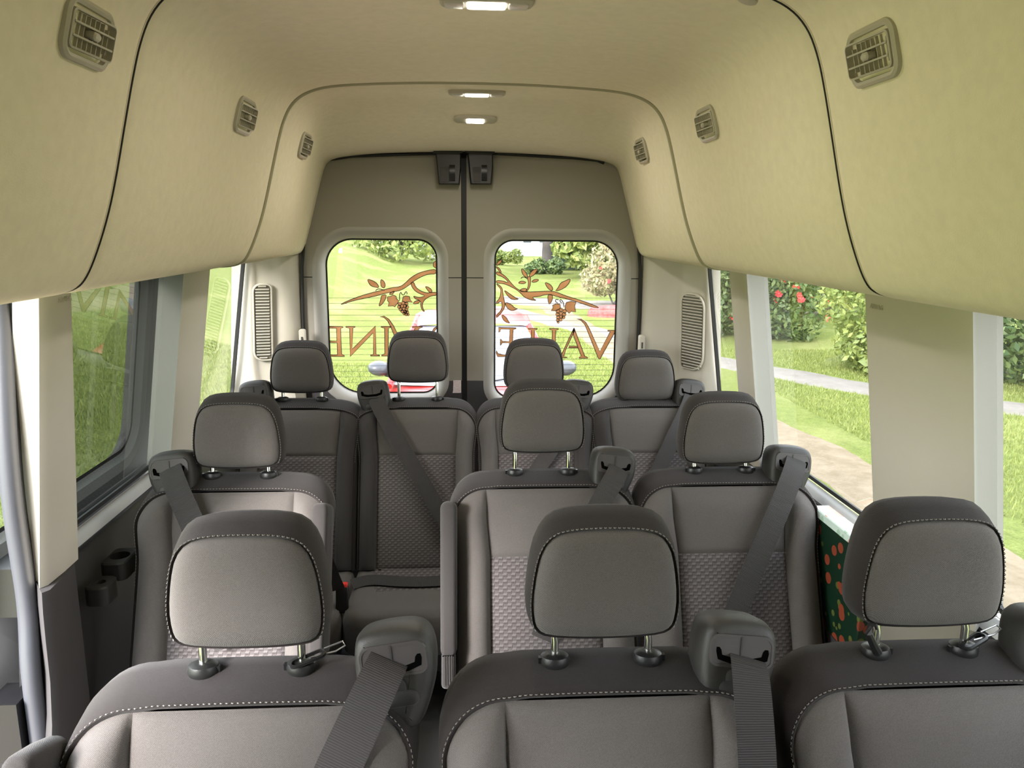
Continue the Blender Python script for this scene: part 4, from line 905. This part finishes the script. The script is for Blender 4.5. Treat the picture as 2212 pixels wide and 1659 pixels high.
blades('lawn_grass', 30000, (1.5, 3.1), (6, 18), .05, 'short lawn grass strip beside the dirt track')
# foliage
def leaf_mesh(name, centers, radii, n, size, mat, flat=.0):
    centers = np.asarray(centers, float); radii = np.asarray(radii, float); k = rng.integers(0, len(centers), n)
    d = rng.normal(size=(n, 3)); d /= np.linalg.norm(d, axis=1)[:, None]; r = rng.uniform(.55, 1.08, n)**.6
    p = centers[k]+d*radii[k]*r[:, None]
    nr = d+rng.normal(0, .7, (n, 3)); nr /= np.linalg.norm(nr, axis=1)[:, None]; t = np.cross(nr, rng.normal(size=(n, 3))); t /= np.linalg.norm(t, axis=1)[:, None]+1e-9; b = np.cross(nr, t)
    s = size*rng.uniform(.6, 1.3, n)[:, None]
    V = np.empty((n, 4, 3)); V[:, 0] = p-t*s; V[:, 1] = p+b*s*.5; V[:, 2] = p+t*s; V[:, 3] = p-b*s*.5
    me = bpy.data.meshes.new(name); me.vertices.add(n*4); me.vertices.foreach_set('co', V.ravel()); me.loops.add(n*4); me.loops.foreach_set('vertex_index', np.arange(n*4)); me.polygons.add(n); me.polygons.foreach_set('loop_start', np.arange(0, n*4, 4)); me.polygons.foreach_set('loop_total', np.full(n, 4)); me.materials.append(MT[mat]); me.update(); me.validate(); return me
def flower_mesh(mat, r):
    def f():
        m = MB()
        for q in range(7):
            a = 2*math.pi*q/7; c, s = math.cos(a), math.sin(a); m.add([(0, 0, 0), (r*c-r*.4*s, r*s+r*.4*c, r*.3), (r*1.2*c, r*1.2*s, r*.5), (r*c+r*.4*s, r*s-r*.4*c, r*.3)], [(0, 1, 2, 3)])
        m.lathe([(.0, 0), (r*.45, r*.2), (r*.3, r*.5)], 8); return m.mesh('flower', mat, smooth=False)
    return shared('fl'+mat+str(r), f)
def bush(name, label, cat, x, y, blobs, n, size, mat, flowers=0, fmat='petal_red', fr=.05, trunk=None, group=None):
    z = float(tz(x, y)); t = thing(name, label, cat, (x, y, z), group)
    C = np.array([b[:3] for b in blobs]); Rr = np.array([b[3:6] for b in blobs])
    o = link('foliage', leaf_mesh('foliage', C, Rr, n, size, mat), t); o['kind'] = 'stuff'
    m = MB()
    if trunk:
        for (p0, p1, r0, r1) in trunk: m.tube([p0, ((p0[0]+p1[0])/2+.04, (p0[1]+p1[1])/2, (p0[2]+p1[2])/2), p1], [r0, (r0+r1)/2, r1], 9)
    else:
        for k in range(5): b = blobs[k % len(blobs)]; m.tube([(random.uniform(-.1, .1), random.uniform(-.1, .1), 0), (b[0]*.6, b[1]*.6, b[2]*.6), (b[0], b[1], b[2])], [.03, .02, .008], 6)
    m.obj('trunk', 'bark', t)
    for k in range(flowers):
        b = blobs[random.randrange(len(blobs))]; d = np.array([random.gauss(-.2, .6), random.gauss(-1.1, .6), random.gauss(.35, .5)]); d /= np.linalg.norm(d); q = np.array(b[:3])+d*np.array(b[3:6])*1.03
        fo = link('flower', flower_mesh(fmat, fr), t, q); fo.rotation_euler = (R(60)+random.uniform(-.5, .5), random.uniform(-.5, .5), random.uniform(-.6, .6))
    return t
def blobset(n, sx, sy, z0, z1, r):
    return [(random.uniform(-sx, sx), random.uniform(-sy, sy), random.uniform(z0, z1), r*random.uniform(.7, 1.2), r*random.uniform(.7, 1.2), r*random.uniform(.7, 1.15)) for _ in range(n)]
gB = 'shrubs beyond the footpath'
bush('rose_bush', 'big yellow-green shrub with red flowers beside the footpath, seen through the middle right window', 'shrub', 7.5, 12.9, [(0, 0, .7, 1.0, .9, .8), (-.5, .1, 1.3, .8, .8, .7), (.5, 0, 1.5, .9, .8, .7), (.1, .2, 2.0, .8, .7, .6), (-.3, -.3, .45, .8, .7, .5), (.9, -.1, .8, .8, .8, .8)], 9000, .065, 'leaf_yellow', 16, 'petal_pink', .06, group=gB)
bush('rose_bush', 'dark green rose bush with red flowers left of the big yellow-green shrub', 'shrub', 7.3, 16.9, blobset(9, 1.0, .6, .5, 1.7, .75), 9000, .07, 'leaf_green', 22, 'petal_red', .07, group=gB)
bush('rose_bush', 'rose bush with red flowers seen through the right rear quarter window', 'shrub', 5.9, 17.6, blobset(7, .9, .5, .5, 1.6, .7), 7000, .07, 'leaf_green', 20, 'petal_red', .07, group=gB)
bush('hedge', 'pale green hedge behind the roses', 'hedge', 9.5, 20.5, blobset(14, 3.2, .6, .8, 2.6, 1.1), 12000, .11, 'leaf_yellow', 14, 'petal_pink', .07, group=gB)
bush('climbing_ivy', 'dense ivy hedge seen through the right front window', 'hedge', 9.3, 10.9, blobset(16, 1.0, .8, .4, 2.4, .9), 14000, .07, 'leaf_green', 0, group=gB)
bush('hosta_plant', 'low leafy plant at the foot of the big yellow-green shrub', 'plant', 7.05, 11.95, [(0, 0, .25, .5, .4, .3), (.5, -.1, .2, .4, .4, .25)], 900, .10, 'leaf_yellow', group=None)
bush('myrtle_shrub', 'pale pinkish flowering shrub seen through the right rear door window', 'shrub', 4.6, 23.2, [(0, 0, 1.3, .9, .8, .7), (-.4, 0, .8, .7, .6, .5), (.5, 0, .9, .8, .6, .6), (.1, 0, 1.9, .6, .6, .5), (.9, 0, 1.6, .6, .6, .6)], 5000, .075, 'leaf_myrtle', 14, 'petal_red', .06)
gT = 'trees at the far edge of the lawn'
def tree(name, label, x, y, h, w, mat, n=5000, tr=.2, size=.28):
    bl = [(random.gauss(0, w*.35), random.gauss(0, w*.3), h*random.uniform(.42, .95), w*.42, w*.4, h*.2) for _ in range(12)]
    bush(name, label, 'tree', x, y, bl, n, size, mat, trunk=[((0, 0, -.3), (.1, 0, h*.62), tr, tr*.6), ((0, 0, h*.3), (w*.3, 0, h*.7), tr*.5, tr*.2), ((0, 0, h*.35), (-w*.3, 0, h*.72), tr*.5, tr*.2)], group=gT)
def low_tree(name, label, x, y, h, w, mat, n=5000, tr=.2, size=.22):
    bl = [(random.gauss(0, w*.38), random.gauss(0, w*.3), h*random.uniform(.10, .95), w*.36, w*.34, h*.17) for _ in range(16)]
    bush(name, label, 'tree', x, y, bl, n, size, mat, trunk=[((0, 0, -.3), (.1, 0, h*.62), tr, tr*.6), ((0, 0, h*.3), (w*.3, 0, h*.7), tr*.5, tr*.2), ((0, 0, h*.35), (-w*.3, 0, h*.72), tr*.5, tr*.2)], group=gT)
bush('oak_tree', 'tree with a thick grey trunk behind the right rear door window', 'tree', 4.35, 40.5, [(random.gauss(0, 2), random.gauss(0, 2), random.uniform(5, 9), 2, 2, 1.5) for _ in range(10)], 3500, .3, 'leaf_blue', trunk=[((0, 0, -.3), (.05, 0, 6.5), .30, .24), ((0, 0, 4), (1.6, 0, 7), .15, .08)], group=gT)
low_tree('shade_tree', 'small yellow-green tree with dark branching trunk on the hill, left rear door window', -3.05, 37.5, 3.0, 2.6, 'leaf_yellow', 2600, .12, .15)
for x, y, h, w, mt, lb in ((-17, 62, 7, 7, 'leaf_yellow', 'pale tree at the far left of the tree line'), (-10, 60, 7, 6, 'leaf_green', 'green tree on the tree line left of the small yellow-green tree'), (-4, 60, 7, 6, 'leaf_yellow', 'light green tree on the tree line behind the small yellow-green tree'), (-.5, 57, 6, 4, 'leaf_blue', 'blue-green tree on the tree line behind the rear door gap'), (6.6, 43, 5, 3.2, 'leaf_blue', 'blue-green tree just right of the thick grey trunk'), (9.4, 41, 6, 3.6, 'leaf_green', 'green tree at the right end of the wood edge'), (8.1, 34, 4, 2.6, 'leaf_blue', 'low blue-green tree behind the pinkish shrub'), (5.9, 35.5, 2.6, 2.0, 'leaf_yellow', 'low yellow-green tree left of the pinkish shrub'), (12.2, 27.5, 7, 4.2, 'leaf_dark', 'dark tree behind the hedge seen through the right quarter window'), (18.5, 27, 8, 5.5, 'leaf_yellow', 'big light tree behind the hedge seen through the middle right window')):
    low_tree('far_tree', lb, x, y, h, w, mt, 4600, .26, .22)
for x, y, w, lb, mt in ((2.0, 46, 1.3, 'low brush at the wood edge below the white house', 'leaf_yellow'), (3.9, 38.5, 1.2, 'low brush in front of the thick grey trunk', 'leaf_green')):
    bush('brush', lb, 'shrub', x, y, blobset(6, w, .4, .1, .5, .42), 2200, .10, mt, group='brush along the wood edge')
# white house
hx, hy = 4.1, 62.0; hz = float(tz(hx, hy)); t = thing('white_house', 'white gabled house far behind the trees', 'house', (hx, hy, hz))
m = MB(); m.box((-3.2, 0, -.5), (3.2, 6, 3.0)); m.add([(-3.2, 0, 3.0), (-.2, 0, 3.0), (-1.7, 0, 4.6), (-3.2, 6, 3), (-.2, 6, 3), (-1.7, 6, 4.6)], [(0, 1, 2), (3, 5, 4)]); m.obj('wall', 'house_white', t, smooth=False)
m = MB(); m.loft([[(-3.5, y, 2.9), (-1.7, y, 4.8), (.1, y, 2.9), (.1, y, 3.1), (-1.7, y, 5.0), (-3.5, y, 3.1)] for y in (-.3, 6.3)]); m.loft([[(x, -.3, 2.95), (x, 3, 4.4), (x, 6.3, 2.95), (x, 6.3, 3.1), (x, 3, 4.55), (x, -.3, 3.1)] for x in (-.1, 3.5)]); m.obj('roof', 'house_roof', t, smooth=False)
for wx in (-2.4, -1.0, 1.0, 2.3):
    m = MB(); m.box((wx-.4, -.05, 1.0), (wx+.4, .02, 2.2)); w = m.obj('window', 'house_white', t, smooth=False); m = MB(); m.box((wx-.32, -.07, 1.08), (wx+.32, -.04, 2.12)); m.obj('pane', 'house_window', w, smooth=False)
# low red flower bed by the drive
m = MB(); q = smooth_poly(np.array([(-1.1, -.4), (1.3, -.5), (1.4, .4), (-1.0, .45)]), 2); bx, by = 4.4, 20.6; bz = float(tz(bx, by)); m.loft([[(x*s, y*s, z) for x, y in q] for s, z in ((1, -.05), (1, .12), (.9, .24), (.6, .28))]); tag(m.obj('flower_bed', 'mulch', None, (bx, by, bz)), 'low red flower bed beside the gravel drive', 'flower bed')

# red hatchback behind the van --------------------------------------
CX, CY, CZ = .05, 6.05, GZ; t = thing('red_car', 'red hatchback parked right behind the van', 'car', (CX, CY, CZ))
def sect(y, hw, zt, zb=.20, crown=.03, sh=.10):
    P = [(0, zt), (hw*.45, zt-crown*.3), (hw*.78, zt-crown), (hw*.93, zt-crown-.03), (hw, zt-sh-.05), (hw*1.01, (zt+zb)/2), (hw*.98, zb+.08), (hw*.9, zb)]
    return [(-x, y, z) for x, z in P[::-1]]+[(x, y, z) for x, z in P[1:]]
m = MB(); m.loft([sect(0, .62, .58, .30), sect(.06, .74, .66, .25), sect(.22, .82, .76, .2), sect(.55, .86, .84), sect(1.0, .875, .92), sect(1.25, .88, .95), sect(2.2, .885, .96), sect(3.3, .88, .97), sect(3.75, .84, .95), sect(3.95, .78, .80)], True, True); m.obj('body', 'car_red', t, angle=50)
def gh(y, hb, zb_, ht, zt): return [(-hb, y, zb_), (-ht, y, zt), (-ht*.6, y, zt+.03), (0, y, zt+.04), (ht*.6, y, zt+.03), (ht, y, zt), (hb, y, zb_)]
# cabin: windshield, roof, sides
wb, wt = (1.02, .80, .925), (1.98, .60, 1.39)
m = MB(); nW = 9; bot = [(x, wb[0]+.10*(x/.8)**2, wb[2]) for x in np.linspace(-.76, .76, nW)]; top = [(x, wt[0]+.05*(x/.6)**2, wt[2]-.012) for x in np.linspace(-.565, .565, nW)]; mid = [((a[0]+b[0])/2, (a[1]+b[1])/2-.03, (a[2]+b[2])/2+.025) for a, b in zip(bot, top)]
m.loft([bot, mid, top], False, False, closed=False); m.obj('windshield', 'car_glass', t)
m = MB(); ro = lambda y, hw, z: [(-hw, y+.05, z-.02), (-hw*.9, y+.03, z+.005), (-hw*.5, y+.01, z+.03), (0, y, z+.038), (hw*.5, y+.01, z+.03), (hw*.9, y+.03, z+.005), (hw, y+.05, z-.02)]
m.loft([ro(1.95, .61, 1.375), ro(2.2, .62, 1.405), ro(2.8, .62, 1.415), ro(3.35, .60, 1.39), ro(3.55, .58, 1.34)], False, False, closed=False); m.obj('roof', 'car_red', t)
for s in (-1, 1):
    m = MB(); m.tube([(s*.80, 1.06, .92), (s*.72, 1.45, 1.13), (s*.61, 1.98, 1.372)], [.035, .03, .03], 8); m.tube([(s*.61, 1.98, 1.372), (s*.62, 2.7, 1.395), (s*.60, 3.4, 1.35), (s*.74, 3.75, .95)], [.03, .03, .03, .06], 8); m.obj('pillar', 'car_red', t)
    m = MB(); m.add([(s*.80, 1.15, .93), (s*.84, 2.3, .95), (s*.82, 3.6, .96), (s*.60, 3.35, 1.36), (s*.62, 2.5, 1.39), (s*.61, 2.0, 1.375)], [(0, 1, 4, 5), (1, 2, 3, 4)]); m.obj('side_window', 'car_glass', t, smooth=False)
    mr = MB(); mc = np.array([s*.925, 1.42, 1.02]); mr.loft([[mc+np.array([s*(q*.115*1.0*math.cos(a)), w, q*.075*math.sin(a)+.006*math.cos(a)]) for a in np.linspace(0, 2*math.pi, 16, endpoint=False)] for q, w in ((.25, -.085), (.65, -.07), (.9, -.03), (1, .02), (.98, .05))]); mo = mr.obj('side_mirror', 'mirror_shell', t)
    m2 = MB(); m2.loft([[mc+np.array([s*(q*.11*math.cos(a)), w, q*.07*math.sin(a)]) for a in np.linspace(0, 2*math.pi, 16, endpoint=False)] for q, w in ((.9, .051), (.88, .053))]); m2.obj('mirror_glass', 'mirror_glass', mo)
    m2 = MB(); m2.tube([(s*.80, 1.40, .95), (s*.86, 1.41, .97), (s*.90, 1.43, 1.0)], .025, 6); m2.obj('mirror_arm', 'black_plastic', mo)
    hl = MB(); hl.loft([[(s*(.56+.20*math.cos(a)*q), .20-.07*q*math.cos(a)*-1.2+w, .66+.07*q*math.sin(a)) for a in np.linspace(0, 2*math.pi, 14, endpoint=False)] for q, w in ((1, -.02), (.9, -.07), (.5, -.09))]); hl.obj('headlight', 'mirror_glass', t)
    for wy in (.75, 3.15):
        wm = MB(); wm.lathe([(.20, -.09), (.30, -.085), (.315, -.05), (.315, .05), (.30, .085), (.20, .09)], 20, (s*.80, wy, .315), 'x'); wo_ = wm.obj('wheel', 'tyre', t); wm = MB(); wm.lathe([(.03, s*.105), (.19, s*.09), (.20, s*.07)], 14, (s*.80, wy, .315), 'x'); wo2 = wm.obj('hubcap', 'wheel_metal', wo_)
m = MB(); m.loft([[(x, y, z) for x, z in rrect(-.45, .45, .33, .50, .04, 4)] for y in (-.012, .05)]); m.obj('grille', 'black_plastic', t)
m = MB()
for s in (-1, 1): m.tube([(s*.05, 1.03, .955), (s*.35, 1.10, .985), (s*.62, 1.20, .99)], .008, 5)
m.obj('wiper', 'black_plastic', t)
